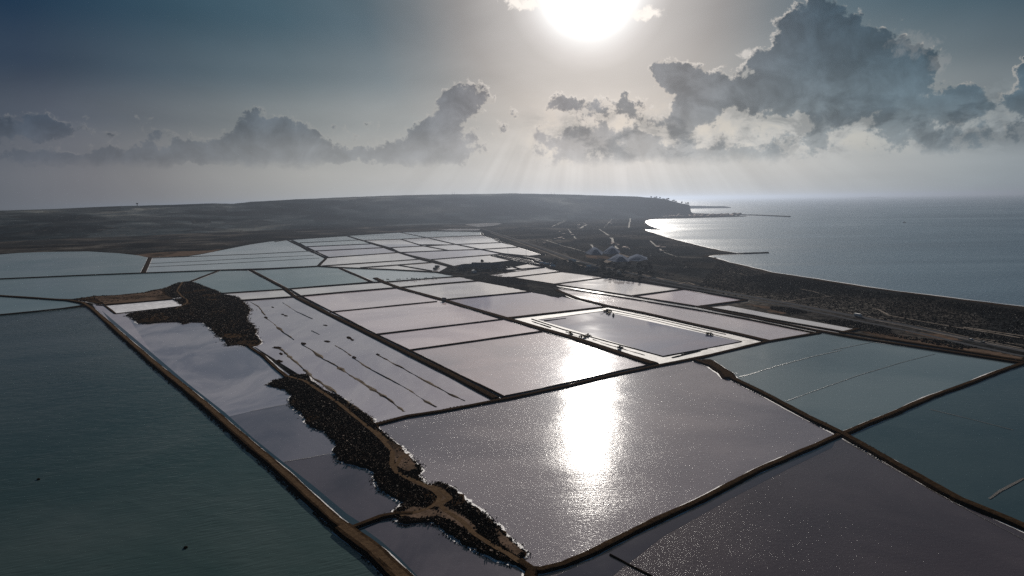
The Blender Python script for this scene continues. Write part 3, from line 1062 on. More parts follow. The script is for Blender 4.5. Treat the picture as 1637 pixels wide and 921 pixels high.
dike([(400, 432), (459, 463)], 6, 2.5, 1.6, 'far')
dike([(543, 429), (592, 450)], 6, 2.5, 1.4, 'far')
dike([(350, 470), (452, 463.3), (510, 458.3), (593, 451.8), (615, 451.5), (700, 444.8), (740, 442)], 6, 2.5, 1.5, 'far', crust=1.2)
dike([(386, 481), (470, 475), (563, 466.6), (640, 460.2), (697, 454.6), (768, 449)], 7, 2.5, 1.6, 'far', crust=1.2)
dike([(456, 463), (475, 477), (525, 502.5), (600, 539.5), (650, 565), (710, 594.5), (792, 638)], 5, 1.6, 1.6, crust=.5)
dike([(464, 463), (482, 474), (530, 498.5), (600.5, 534), (652, 559.3), (725, 595.8), (806, 635)], 1.4, 1.0, 1.0, crust=.4, track=False)
HAUL = [(600, 445), (613, 451.5), (640, 461.5), (708, 480), (760, 495.5), (808, 509.5), (865.5, 526.5), (913, 540), (1010, 572), (1045, 583)]
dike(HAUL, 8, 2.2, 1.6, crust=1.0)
for a_, b_ in [((528, 499.5), (698, 482.5)), ((600.5, 535.5), (803, 511)), ((654, 560.7), (866, 530.5))]:
    dike([a_, ((a_[0] + b_[0]) / 2, (a_[1] + b_[1]) / 2), b_], 3.0, 1.4, 1.2, crust=.5, track=False)
LONG = [(594, 682), (652, 667), (700, 659.5), (795, 641.5), (810, 639), (913, 617), (975, 602), (1050, 586), (1113, 574), (1226, 547), (1310, 532.5)]
dike(LONG, 3.8, 1.4, 1.3, crust=.5)
dike([(808, 634), (860, 623.5), (913, 611.5), (1000, 592), (1043, 583)], 1.2, .9, .9, crust=.5, track=False)
dike([(713, 479.6), (848, 466.8)], 5, 2, 1.4, 'far')
dike([(808, 510), (970, 491.2)], 6, 2.2, 1.4, crust=1)
EAST = [(890, 465), (925, 478.5), (968, 489.5), (1025, 500.5), (1100, 517.6), (1175, 534), (1228, 546.5)]
dike(EAST, 7, 2.5, 1.6, crust=1)
# double canal along the coast road
C1 = [(812, 443.5), (885, 455), (1010, 474), (1115, 491), (1200, 508), (1310, 530.5), (1377, 542.5), (1500, 561), (1637, 582), (1750, 600)]
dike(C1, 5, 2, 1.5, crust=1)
dike([(812, 446.8), (885, 458.5), (1010, 478.6), (1110, 495.4), (1200, 512), (1308, 534.2)], 3, 1.6, 1.3, crust=.8, track=False)
dike([(1122, 490.4), (1200, 504.5), (1240, 512.5), (1347, 531.4), (1400, 540.5), (1500, 556), (1640, 578.5)], 4, 1.8, 1.4, crust=.8, track=False)
dike([(1138, 493), (1227, 509.6), (1342, 530)], 1.5, 1.2, 1.0, crust=.4, track=False)
dike([(888, 454.5), (970, 444)], 4, 1.8, 1.3, 'far')
dike([(818, 443.8), (898, 434.4)], 4, 1.8, 1.3, 'far')
dike([(1012, 473.6), (1093, 462.8)], 5, 2, 1.4, 'far')
dike([(1120, 490.5), (1192, 480.8)], 6, 2.5, 1.4)
dike([(1346, 532.8), (1372, 526.8)], 5, 2, 1.4)
# near right cross
DR = [(1113, 577), (1150, 590), (1163, 602), (1220, 630), (1289, 667), (1345, 694.5), (1444, 750.6), (1534, 801), (1637, 844), (1760, 905), (2000, 1030)]
dike(DR, 4.6, 1.7, 1.5, wobble=.5, crust=.6)
dike([(1130, 577), (1146, 588), (1160, 597), (1168, 606)], 7, 3, 1.6, wobble=.8)
dike([(1350, 694), (1435, 659), (1490, 635), (1552, 612.7), (1596, 595), (1632, 583)], 3.6, 1.5, 1.3, wobble=.5, crust=.6)
dike([(1345, 694.5), (1301, 714.7), (1211, 754), (1121, 801), (1110, 806), (1050, 833), (1014, 851), (944, 886), (900, 904), (866, 913), (848, 912), (830, 899)], 3.2, 1.2, 1.2, wobble=.4, crust=.5)
dike([(850, 911), (846, 925), (880, 960), (960, 1050)], 3.6, 1.2, 1.5, wobble=.4, crust=.5)
dike([(975, 887.5), (1004, 903), (1036, 919), (1080, 945)], .5, .5, .5, crust=.0, track=False, wobble=.2)
dike([(556, 849), (580, 840), (608, 829), (634, 824), (660, 824)], 2.6, 1.0, 1.3, wobble=.3, crust=.5)
dike([(396, 553), (420, 569), (440, 588), (458, 603)], 2.0, 1.3, 1.2, wobble=.4, crust=.6)
# frame of the working pan
dike([(850, 510.5), (900, 527), (1060, 570.4), (1186, 546.6)], .9, .5, .6, crust=0, track=False)
dike([(861, 511.5), (965, 497.6), (1040, 511), (1185, 546)], .8, .7, .25, crust=0, track=False)
dike([(970, 494.5), (1060, 512.5), (1160, 535)], .8, .8, .5, crust=0, track=False)
# pan of salt by the island
dike([(155, 488), (168, 488.8), (185, 502), (292, 489.8)], 2.4, 1.0, .8, crust=.8, track=False)
dike([(168, 488.8), (276, 479)], 1.6, .8, .6, crust=0, track=False)
# thin banks in the long pond
dike([(242, 412.8), (320, 409.8), (410, 406.2), (493, 401.8)], 3, 2, .9, 'far', crust=0, track=False)
dike([(239, 421.5), (320, 417.5), (410, 412.6), (502, 408.2)], 2, 1.5, .5, 'far', crust=0, track=False)
dike([(237, 427), (320, 423.2), (410, 418.6), (510, 412.8)], 2, 1.5, .5, 'far', crust=0, track=False)
FARD = [
    ([(460, 384), (468.6, 388.5), (495, 400.5), (521.4, 413), (508, 426)], 8), ([(466, 383.6), (476, 388.5), (500, 400), (526, 412)], 4),
    ([(556.6, 378), (583, 386), (613.7, 395.6), (640, 404.5), (677.5, 416), (700, 421.5), (725, 427.5)], 12),
    ([(640, 372), (680, 379.7), (728, 390.7), (766, 398.5), (800, 405), (845, 413), (872, 425), (890, 431)], 8),
    ([(640, 382.5), (675, 393), (717, 400.6)], 6), ([(770, 372), (771, 376), (800, 385), (829, 395), (869, 407.5)], 8),
    ([(440, 386.5), (460, 383.6), (556.6, 377), (640, 371.6), (695, 369.4), (771, 370.6)], 10), ([(479.6, 388.5), (572, 384)], 5), ([(490.6, 394.6), (594, 390)], 5),
    ([(499.4, 401.7), (613.7, 396)], 5), ([(523.6, 412), (637, 404)], 5), ([(515, 425.6), (675, 414.5)], 4), ([(576, 428.4), (690, 420)], 5),
    ([(583, 384.4), (642, 382.5), (684, 380), (770, 376.4)], 6), ([(624.7, 396), (690, 393), (728, 391), (800, 388)], 5), ([(640, 404), (717, 400.6), (766, 399), (829, 395.3)], 5),
    ([(690, 415.3), (802, 406.4)], 6), ([(768, 376), (800, 382.5)], 6), ([(635, 424), (690, 433.5)], 3),
    ([(785, 409), (820, 417), (846, 422.2), (884, 430)], 4), ([(790, 408), (830, 417), (878, 427)], 3), ([(797, 407.6), (838, 416.2), (878, 424.8)], 3),
    ([(803, 407), (845, 415), (880, 423)], 3), ([(812, 406.6), (850, 413.8), (882, 421)], 3), ([(781, 421.4), (820, 417.2)], 4), ([(812, 424.5), (832, 430.5)], 4),
    ([(800, 433), (826, 431.5), (872, 427.6), (898, 434.5)], 5), ([(895, 434), (935, 439), (970, 444), (1030, 452.5), (1093, 462.5), (1194, 480.5)], 5),
    ([(805, 405.8), (846, 409.8), (870, 407.6)], 4), ([(782, 420.5), (808, 427)], 5),
]
for px, w in FARD:
    dike(px, w * .72, 1.8, 1.5, 'far', crust=.8, track=False)

# brown wedge where the roads meet
islet([G(*q) for q in [(722, 428), (745, 424), (800, 424), (808, 430), (800, 434), (765, 441), (820, 443.8), (885, 454.5), (893, 462), (905, 472.5), (893, 476), (850, 467), (800, 456), (765, 449.5), (735, 443), (700, 437), (716, 432)]], 1.3, M['land'], 'road_island', 2, 2)

# mud ridges in the shallows
RIDGES = [([(400, 482.6), (412, 490), (417.7, 496), (424, 504)], 1.2), ([(424, 507), (432, 514), (442.7, 522.7), (452, 531), (463, 538), (470, 543.5)], 2.6),
          ([(451.5, 484), (465, 492), (475, 499), (486, 504), (500, 510)], 1.5), ([(436, 556), (449, 558), (462, 569), (475, 580), (487, 591), (500, 603), (516, 614), (533, 626), (550, 639), (563, 649), (578, 662), (590, 673)], 2.6),
          ([(484, 551), (500, 561), (512, 570), (525, 578), (550, 594), (575.5, 609), (595, 622), (613, 633), (631, 646), (647, 658)], 3.0),
          ([(535.5, 552.7), (548, 560), (560.5, 569)], 1.6), ([(564, 572), (576, 580), (588, 588), (606, 598), (625.6, 608), (645, 619), (663, 630), (680, 641), (697, 651)], 2.2),
          ([(602, 566.5), (622, 577), (643, 589), (677, 607), (710, 625), (728, 634), (743, 641)], 2.0), ([(498, 529), (504, 532), (510, 535)], 1.6)]
for px, w in RIDGES:
    P = resample([G(*q) for q in px], lo=1.2)
    N = normals2(P)
    n = len(P)
    DK[0] += 1
    wd = np.clip(w * (.65 + .55 * wob(n, DK[0] * 3, ((1, 6), (.8, 2)))), .3, None)
    P = P + N * (wob(n, DK[0] * 5, ((1, 9), (.5, 3))) * .8)[:, None]
    hh = .75 + np.clip(.35 + .35 * wob(n, DK[0] * 9, ((1, 7), (.5, 2))), .06, 1)
    v = np.concatenate([np.column_stack([P + N * wd[:, None], np.full(n, .6)]), np.column_stack([P, hh]), np.column_stack([P - N * wd[:, None], np.full(n, .6)])])
    f = [(k * n + i, (k + 1) * n + i, (k + 1) * n + i + 1, k * n + i + 1) for k in range(2) for i in range(n - 1)]
    structure(mesh_obj('mud_ridge', v, f, M['mud']))
BLOBI = [((485, 549.5), 5, 2), ((523, 546), 5, 1.6), ((566, 571.5), 4, 2), ((443, 556), 7, 1.8), ((447, 577.5), 6, 2), ((558, 540.5), 4.5, 2), ((563, 543.5), 3, 1.6), ((457, 505), 3, 1.2), ((520, 520.3), 4, 1), ((604, 567), 3, 1.6),
         ((425, 508), 3, 1.6), ((436, 491.4), 2.5, 1), ((449, 566), 3, 2), ((452, 503), 3, 1)]
for (x, y), rx, ry in BLOBI:
    c = G(x, y)
    a1, a2 = G(x + rx, y + .5), G(x, y + ry)
    ux, uy = np.subtract(a1, c), np.subtract(a2, c)
    pts = [tuple(np.array(c) + ux * math.cos(t) * random.uniform(.75, 1.2) + uy * math.sin(t) * random.uniform(.7, 1.2)) for t in np.linspace(0, 6.28, 12)[:-1]]
    islet(pts, .5, M['bank'], 'mud_islet', .8, .3, 1.2)

# foam lines and faint tracks under the water
for px, w in [([(1257, 642), (1300, 626), (1370, 601), (1440, 580), (1495, 566)], .8), ([(1182, 603), (1205, 597), (1240, 586), (1300, 570), (1345, 560)], 1.3),
              ([(1330, 560), (1400, 546)], 1.2), ([(1120, 582), (1180, 598)], .7)]:
    strip('foam_line', px, w, .86, M['foam'], .3)
for px, w in [([(1487, 655), (1550, 670), (1620, 688)], .8), ([(1582, 798), (1600, 785), (1637, 765)], 1.4), ([(455, 738.5), (495, 732), (535, 724)], .6), ([(400, 658), (440, 650), (468, 645)], .5),
              ([(1350, 705), (1440, 757), (1540, 812), (1640, 865)], .4)]:
    strip('sunken_track', px, w * .8, .84, M['silt'], .4)

# ------------------------------------------------------------------ coast plain: roads, tracks, bare ground, painted glint strips
ROAD = [(771, 366), (782.6, 369.5), (800, 375.5), (840, 388), (875, 400), (900, 409), (925, 417.7), (960, 427), (1000, 435), (1033, 442.5), (1100, 456), (1195, 473.5), (1250, 483), (1367, 505.5), (1452, 521), (1552, 543.5), (1637, 561), (1760, 586)]
strip('road', ROAD, 11, .66, M['asphalt'], .02)
strip('pale_verge', [(x, y - 2.2 * min(1.6, (y - 318) / 130)) for x, y in ROAD], 3.0, .67, M['pale_road'], .5)
strip('road', [(1037, 449), (1100, 461), (1195, 478), (1260, 489.5), (1367, 512), (1452, 529), (1552, 552), (1637, 570)], 7, .668, M['asphalt'], .05)
strip('railway', [(784, 372), (840, 391.5), (880, 406), (912, 419), (940, 428)], 5, .672, M['pale_road'], .1)
for px, w in [([(1395, 493), (1405, 495), (1422, 504.4), (1470, 513), (1527, 523), (1590, 533), (1660, 545)], 3), ([(1250, 483), (1290, 477), (1330, 474)], 2.5),
              ([(1540, 523), (1600, 532), (1660, 541)], 4), ([(1325, 474), (1300, 466), (1280, 462)], 2), ([(1033, 442), (1045, 443), (1060, 447)], 6), ([(1085, 454), (1098, 451), (1110, 455)], 3),
              ([(1170, 435), (1200, 442)], 3), ([(1560, 540), (1637, 552)], 3), ([(1400, 512), (1500, 533), (1637, 560)], 2)]:
    strip('dirt_track', px, w, .69, M['pale_road'], .5)
for px in [[(1375, 529), (1400, 530), (1440, 536), (1500, 548), (1570, 559), (1660, 575), (1660, 581), (1560, 563), (1500, 556), (1440, 547), (1400, 537)],
           [(1225, 495), (1250, 497), (1262, 500), (1250, 502), (1232, 499)], [(1440, 528), (1510, 536), (1540, 545), (1500, 543)], [(1190, 486), (1226, 490), (1240, 496), (1215, 492)]]:
    DK[0] += 1
    sheet('bare_ground', densify([G(*q) for q in px], 4, 3), .675 + DK[0] * .0003, M['tan'])
# beach of the long pond
sheet('bare_ground', densify([G(*q) for q in [(215, 408), (237, 405.5), (262, 403), (300, 401.5), (335, 400.5), (360, 397), (340, 403), (300, 409), (240, 412)]], 8, 3), .68, M['tan'])
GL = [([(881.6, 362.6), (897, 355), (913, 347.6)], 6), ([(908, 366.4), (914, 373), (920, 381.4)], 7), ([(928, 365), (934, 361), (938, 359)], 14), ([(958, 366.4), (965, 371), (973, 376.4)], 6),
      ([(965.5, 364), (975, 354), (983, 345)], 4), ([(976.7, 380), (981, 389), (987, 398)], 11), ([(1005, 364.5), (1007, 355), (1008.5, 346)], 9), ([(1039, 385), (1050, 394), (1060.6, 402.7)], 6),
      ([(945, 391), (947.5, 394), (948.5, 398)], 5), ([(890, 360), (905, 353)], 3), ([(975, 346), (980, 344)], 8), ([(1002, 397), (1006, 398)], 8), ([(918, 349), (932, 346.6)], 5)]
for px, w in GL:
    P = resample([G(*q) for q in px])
    strip('toned_strip', px, w * .8, .69, M['pale_glint'], .75)  # glint streak put into the strip's pale colour
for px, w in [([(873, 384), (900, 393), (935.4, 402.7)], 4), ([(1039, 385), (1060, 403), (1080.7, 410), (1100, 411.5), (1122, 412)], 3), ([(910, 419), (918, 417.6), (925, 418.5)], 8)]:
    strip('glint_track', px, w, .69, M['pale_glint'], .8)  # glints along these lines painted pale as well

def off_roads(p):
    k = np.ones(len(p), bool)
    for line, w in ((ROAD, 9), ([(1037, 449), (1100, 461), (1195, 478), (1260, 489.5), (1367, 512), (1452, 529), (1552, 552), (1637, 570)], 5), ([(1395, 493), (1405, 495), (1422, 504.4), (1470, 513), (1527, 523), (1590, 533), (1660, 545)], 2.5),
                    ([(1540, 523), (1600, 532), (1660, 541)], 3), ([(1250, 483), (1290, 477), (1330, 474)], 2), ([(1033, 442), (1045, 443), (1060, 447)], 5), ([(1085, 454), (1098, 451), (1110, 455)], 3),
                    ([(873, 384), (900, 393), (935.4, 402.7)], 4), ([(1039, 385), (1060, 403), (1080.7, 410), (1100, 411.5), (1122, 412)], 4)):
        k &= seg_dist(p, [G(*q) for q in line]) > w
    for px, w in GL:
        k &= seg_dist(p, [G(*q) for q in px]) > w * .6
    return k


# dark bushes over the coast plain, denser towards the road
plainpoly = [G(*q) for q in [(1110, 466), (1150, 416), (1230, 440), (1377, 463), (1537, 484), (1700, 505), (1760, 580), (1637, 558), (1452, 520), (1250, 482)]]
p = in_poly_points(plainpoly, 26000)
p = p[(rng.random(len(p)) < .75) & off_roads(p)]
scrub('scrub', p, rng.uniform(.5, 1.3, len(p)) * (1 + 1.0 * (rng.random(len(p)) < .04)), M['plain_scrub'], z=.6)
poly2 = [G(*q) for q in [(1200, 487), (1260, 492), (1450, 531), (1640, 573), (1640, 577), (1500, 552), (1372, 528)]]
p = in_poly_points(poly2, 3500)
p = p[clump(p, .03, .0, 19) & off_roads(p)]
scrub('scrub', p, rng.uniform(.6, 1.5, len(p)), M['plain_scrub'], z=.6)
poly3 = [G(*q) for q in [(800, 368), (870, 352), (1020, 350), (1030, 375), (1120, 400), (1110, 460), (1030, 440), (940, 420)]]
p = in_poly_points(poly3, 9000)
p = p[clump(p, .012, -.1, 29) & off_roads(p)]
scrub('scrub', p, rng.uniform(1.0, 3.2, len(p)), M['plain_scrub'], z=.6)
# stones and shrubs along the lake side of the left road
P = resample([G(*q) for q in ROAD_L[7:]], lo=.5)
N = normals2(P)
k = rng.integers(0, len(P), 2600)
k = k[clump(P[k], .12, -.2, 41)]
side_sign = -1.0 if G(300, 640)[0] > 0 else 1.0
off = 3.3 + np.abs(rng.normal(0, .9, len(k)))
cand = P[k] + N[k] * off[:, None]
if np.mean(cand[:, 0]) > np.mean(P[k][:, 0]):
    cand = P[k] - N[k] * off[:, None]
scrub('bank_scrub', cand, rng.uniform(.3, .9, len(cand)), M['plain_scrub'], z=.75)
# low bushes along the other near roads
for line, o_, n_ in ((DR[:8], 3.2, 900), (LONG[:6], 3.0, 500), (HAUL, 5.5, 700)):
    P = resample([G(*q) for q in line], lo=1)
    N = normals2(P)
    k = rng.integers(0, len(P), n_)
    sg = rng.choice([-1, 1], n_)
    q = P[k] + N[k] * (sg * (o_ + rng.normal(0, .35, n_)))[:, None]
    q = q[clump(q, .07, 0.0, int(o_ * 10))]
    scrub('bank_scrub', q, rng.uniform(.3, .8, len(q)), M['plain_scrub'], z=1.2)


# ------------------------------------------------------------------ small mesh builder for things
class MB:
    def __init__(s):
        s.v, s.f = [], []

    def box(s, x0, x1, y0, y1, z0, z1, taper=0.0):
        o = len(s.v)
        t = taper
        s.v += [(x0, y0, z0), (x1, y0, z0), (x1, y1, z0), (x0, y1, z0), (x0 + t, y0 + t, z1), (x1 - t, y0 + t, z1), (x1 - t, y1 - t, z1), (x0 + t, y1 - t, z1)]
        s.f += [tuple(o + i for i in q) for q in ((3, 2, 1, 0), (4, 5, 6, 7), (0, 1, 5, 4), (1, 2, 6, 5), (2, 3, 7, 6), (3, 0, 4, 7))]
        return s

    def tube(s, a, b, r0, r1=None, n=8):
        r1 = r0 if r1 is None else r1
        a, b = Vector(a), Vector(b)
        d = (b - a).normalized()
        u = d.cross(Vector((0, 0, 1)) if abs(d.z) < .9 else Vector((1, 0, 0))).normalized()
        w = d.cross(u)
        o = len(s.v)
        for c, r in ((a, r0), (b, r1)):
            for i in range(n):
                t = 2 * math.pi * i / n
                s.v.append(tuple(c + (u * math.cos(t) + w * math.sin(t)) * r))
        for i in range(n):
            j = (i + 1) % n
            s.f.append((o + j, o + i, o + n + i, o + n + j))
        s.f.append([o + i for i in range(n)])
        s.f.append([o + n + i for i in range(n)][::-1])
        return s

    def prism(s, prof, y0, y1):
        """profile in x/z pushed along y"""
        o, n = len(s.v), len(prof)
        s.v += [(x, y0, z) for x, z in prof] + [(x, y1, z) for x, z in prof]
        for i in range(n):
            j = (i + 1) % n
            s.f.append((o + i, o + j, o + n + j, o + n + i))
        s.f.append([o + i for i in range(n)][::-1])
        s.f.append([o + n + i for i in range(n)])
        return s

    def quad(s, a, b, c, d):
        o = len(s.v)
        s.v += [a, b, c, d]
        s.f.append((o, o + 1, o + 2, o + 3))
        return s

    def build(s, name, mat, parent=None):
        return mesh_obj(name, s.v, s.f, mat, parent)


M['yellow'] = plain('yellow_paint', (.35, .22, .04), .5)
M['darkm'] = plain('dark_machine_paint', (.05, .05, .055), .5)
M['tyre'] = plain('tyre_rubber', (.02, .02, .02), .9)
M['glassd'] = plain('dark_glass', (.02, .025, .03), .1)
M['white'] = plain('white_paint', (.75, .74, .72), .45)
M['wall'] = plain('pale_render', (.42, .38, .33), .9, var=.2)
M['wall2'] = plain('grey_render', (.20, .19, .18), .9, var=.2)
M['roofm'] = plain('grey_sheet_roof', (.11, .115, .125), .45, var=.2)
M['tile'] = plain('red_tiles', (.22, .10, .065), .9, var=.25)
M['steel'] = plain('steel', (.25, .25, .26), .5, .6)
M['saltheap'] = dirt('salt_heap', (.13, .15, .20), (.20, .22, .27), .05, bump=.3)
M['canvas'] = plain('blue_grey_sheet', (.20, .23, .29), .7)


def wheel(parent, x, y, r, w=.4):
    t = MB().tube((x, y - w / 2, r), (x, y + w / 2, r), r, n=12).build('wheel', M['tyre'], parent)
    MB().tube((x, y - w / 2 - .03, r), (x, y + w / 2 + .03, r), r * .5, n=8).build('rim', M['steel'], t)
    return t


def loader(loc, rz, label, paint='yellow'):
    t = empty('wheel_loader', loc, rz, label, 'loader', 'machines at the salt pan')
    MB().box(-2.6, .2, -1, 1, 1.0, 2.3, .1).build('body', M[paint], t)
    MB().box(.2, 2.0, -.8, .8, .9, 1.6, .05).build('front_frame', M[paint], t)
    c = MB().box(-.7, .9, -.8, .8, 2.0, 3.4, .15).build('cab', M[paint], t)
    MB().box(-.55, .95, -.83, .83, 2.45, 3.1, .12).build('window', M['glassd'], c)
    a = MB()
    for y in (-.7, .7):
        a.tube((1.2, y, 1.6), (3.2, y, 1.0), .14)
    a.build('lift_arm', M[paint], t)
    MB().prism([(3.0, .25), (4.1, .2), (4.2, .35), (3.35, .5), (3.3, 1.4), (3.1, 1.45)], -1.3, 1.3).build('bucket', M['darkm'], t)
    for x in (-1.6, 1.4):
        for y in (-1.1, 1.1):
            wheel(t, x, y, .75, .5)
    return t


def dump_tractor(loc, rz, label):
    t = empty('tractor', loc, rz, label, 'tractor', 'machines at the salt pan')
    MB().box(.6, 2.6, -.45, .45, 1.0, 1.8, .08).build('bonnet', M['darkm'], t)
    c = MB().box(-.7, .7, -.7, .7, .9, 2.9, .12).build('cab', M['darkm'], t)
    MB().box(-.6, .6, -.73, .73, 1.7, 2.6, .1).build('window', M['glassd'], c)
    MB().tube((1.9, .3, 1.8), (1.9, .3, 2.7), .06, n=6).build('exhaust', M['steel'], t)
    for y in (-.95, .95):
        wheel(t, -.3, y, .85, .45)
        wheel(t, 2.0, y * .85, .5, .3)
    tr = MB().prism([(-5.9, 1.1), (-1.6, 1.1), (-1.3, 2.3), (-6.2, 2.3)], -1.1, 1.1).build('trailer', M['yellow'], t)
    MB().box(-5.6, -1.8, -.9, .9, 2.25, 2.5, .3).build('salt_load', M['saltheap'], tr)
    MB().box(-1.5, -.6, -.1, .1, .8, .95).build('drawbar', M['steel'], t)
    for x in (-4.6, -3.3):
        for y in (-1.0, 1.0):
            wheel(t, x, y, .5, .35)
    return t


def harvester(loc, rz, label):
    t = empty('salt_harvester', loc, rz, label, 'harvester', 'machines at the salt pan')
    MB().box(-2.5, 2.0, -1.2, 1.2, 1.0, 2.2, .08).build('body', M['yellow'], t)
    c = MB().box(.8, 2.1, -1.0, .2, 2.2, 3.6, .1).build('cab', M['white'], t)
    MB().box(.9, 2.14, -1.02, .22, 2.7, 3.3, .05).build('window', M['glassd'], c)
    MB().prism([(2.3, .15), (3.3, .15), (3.2, .9), (2.3, 1.1)], -1.9, 1.9).build('scraper', M['darkm'], t)
    b = MB()
    b.prism([(-8.5, 4.6), (-2.0, 1.8), (-1.9, 2.1), (-8.4, 4.95)], -.45, .45)
    b.build('conveyor', M['darkm'], t)
    MB().tube((-4.5, 0, 2.2), (-6.0, 0, 3.7), .1, n=6).build('strut', M['steel'], t)
    for x in (-1.7, 1.3):
        for y in (-1.35, 1.35):
            wheel(t, x, y, .8, .5)
    return t


def at(x, y, z=.65):
    a, b = G(x, y, z)
    return (a, b, z)


Z0 = .78
harvester(at(968, 498, Z0), R(20), 'salt harvester with long raised conveyor at the far corner of the slate pan')
dump_tractor(at(975.5, 498.2, Z0), R(-35), 'tractor and trailer just right of the harvester at the far corner of the pan')
loader(at(973, 501.6, Z0), R(200), 'wheel loader in front of the harvester at the far corner of the pan')
loader(at(980.5, 505, Z0), R(80), 'lone wheel loader standing in the slate pan apart from the harvester', 'darkm')
dump_tractor(at(929, 539.2, Z0), R(160), 'tractor and trailer on the white salt rim nearest the sun glitter')
loader(at(940, 537.6, Z0), R(10), 'loader beside the near left edge of the slate pan', 'darkm')
dump_tractor(at(1136.5, 535.5, Z0), R(-40), 'tractor and trailer alone near the right end of the slate pan')
loader(at(991, 557, Z0), R(30), 'small dark loader on the near salt rim of the slate pan', 'darkm')
loader(at(912, 534, Z0), R(-70), 'loader at the left end of the near salt rim beside the haul road')

# windrows of scraped salt on the near rim
for px in ([(905, 531), (930, 540)], [(948, 543), (985, 555), (1030, 568)], [(960, 548), (1000, 559)], [(1075, 572), (1120, 562)], [(1090, 567), (1130, 558)], [(850, 514), (880, 524)], [(870, 513.5), (905, 509)]):
    P = resample([G(*q) for q in px], lo=1.5)
    N = normals2(P)
    n = len(P)
    DK[0] += 1
    wd = np.clip(1.2 + .8 * wob(n, DK[0] * 3, ((1, 6), (.8, 2))), .2, None)
    hh = .7 + np.clip(.5 + .5 * wob(n, DK[0] * 9, ((1, 5), (.5, 2))), .05, 2)
    v = np.concatenate([np.column_stack([P + N * wd[:, None], np.full(n, .6)]), np.column_stack([P, hh]), np.column_stack([P - N * wd[:, None], np.full(n, .6)])])
    f = [(kk * n + i, (kk + 1) * n + i, (kk + 1) * n + i + 1, kk * n + i + 1) for kk in range(2) for i in range(n - 1)]
    structure(mesh_obj('salt_windrow', v, f, M['mud']))


def lorry(loc, rz, label):
    t = empty('lorry', loc, rz, label, 'lorry')
    MB().box(-6.5, 2.0, -1.25, 1.25, 1.2, 3.9).build('cargo_box', M['white'], t)
    c = MB().prism([(2.2, .7), (4.3, .7), (4.3, 1.9), (3.9, 3.1), (2.2, 3.2)], -1.2, 1.2).build('cab', M['white'], t)
    MB().prism([(4.02, 1.9), (4.36, 1.9), (3.98, 2.9), (3.7, 2.9)], -1.05, 1.05).build('windscreen', M['glassd'], c)
    MB().box(-6.4, 4.0, -.9, .9, .75, 1.18).build('chassis', M['darkm'], t)
    for x in (-5.2, -3.9, 3.1):
        for y in (-1.05, 1.05):
            wheel(t, x, y, .5, .35)


def car(loc, rz, label, paint):
    t = empty('car', loc, rz, label, 'car', 'cars on the coast road')
    MB().prism([(-2.1, .35), (2.1, .35), (2.15, .8), (1.3, .95), (.6, 1.45), (-1.2, 1.5), (-1.9, 1.0), (-2.15, .8)], -.88, .88).build('body', M[paint], t)
    MB().prism([(1.2, .97), (.6, 1.4), (-1.15, 1.45), (-1.75, 1.0)], -.9, .9).build('window', M['glassd'], t)
    for x in (-1.3, 1.35):
        for y in (-.8, .8):
            wheel(t, x, y, .33, .2)


road_dir = math.atan2(G(1400, 511)[1] - G(1345, 501)[1], G(1400, 511)[0] - G(1345, 501)[0])
lorry(at(1373, 506.6, .74), road_dir, 'white lorry driving along the dark coast road')
car(at(1552, 543.4, .74), road_dir, 'white car on the coast road, left of the second car near the right edge', 'white')
car(at(1571, 547.6, .74), road_dir + math.pi, 'grey car on the coast road, nearest the right edge of the picture', 'steel')


# ------------------------------------------------------------------ trees
def tree_meshes(kind, seed):
    r = np.random.default_rng(seed)
    tr = MB()
    H = 7.0
    tr.tube((0, 0, 0), (.15, .1, H * .45), .28, .18, 6)
    limbs = []
    for i in range(5):
        a = i * 1.26 + r.uniform(-.3, .3)
        e = (math.cos(a) * 1.6, math.sin(a) * 1.6, H * r.uniform(.55, .8))
        tr.tube((.15, .1, H * .38), e, .13, .05, 5)
        limbs.append(e)
    limbs.append((0, 0, H * .85))
    cr = MB()
    for c in limbs:
        for k_ in range(3):
            cc = np.array(c) + r.normal(0, .6, 3) * (1, 1, .6)
            for q in range(26):
                d = r.normal(0, 1, 3)
                d /= np.linalg.norm(d)
                p_ = cc + d * r.uniform(.5, 1.15) * (1, 1, .75)
                u = np.cross(d, r.normal(0, 1, 3))
                u /= np.linalg.norm(u)
                w = np.cross(d, u)
                s_ = r.uniform(.25, .5)
                cr.quad(*(tuple(p_ + (u * a_ + w * b2) * s_) for a_, b2 in ((-1, -1), (1, -1), (1, 1), (-1, 1))))
    return tr, cr


tree_src = []
for sd in range(3):
    tr, cr = tree_meshes('round', 50 + sd)
    t = empty('broadleaf_tree', (0, 0, 0), 0, 'dark tree', 'tree')
    tr.build('trunk', M['bark'], t)
    cr.build('crown', M['leaf'], t)
    tree_src.append(t)
used_src = [False] * 3


def plant(x, y, s, label, group, z=.6, loc=None):
    i = random.randrange(3)
    L = loc or at(x, y, z)
    rz = random.uniform(0, 6.28)
    sc = (s * random.uniform(.9, 1.3), s * random.uniform(.9, 1.3), s * random.uniform(.8, 1.15))
    if not used_src[i]:
        o = tree_src[i]
        used_src[i] = True
        o.location, o.rotation_euler, o.scale = L, (0, 0, rz), sc
        o['label'] = label
    else:
        o = copy_tree(tree_src[i], L, rz, label, sc)
    o['group'] = group
    return o


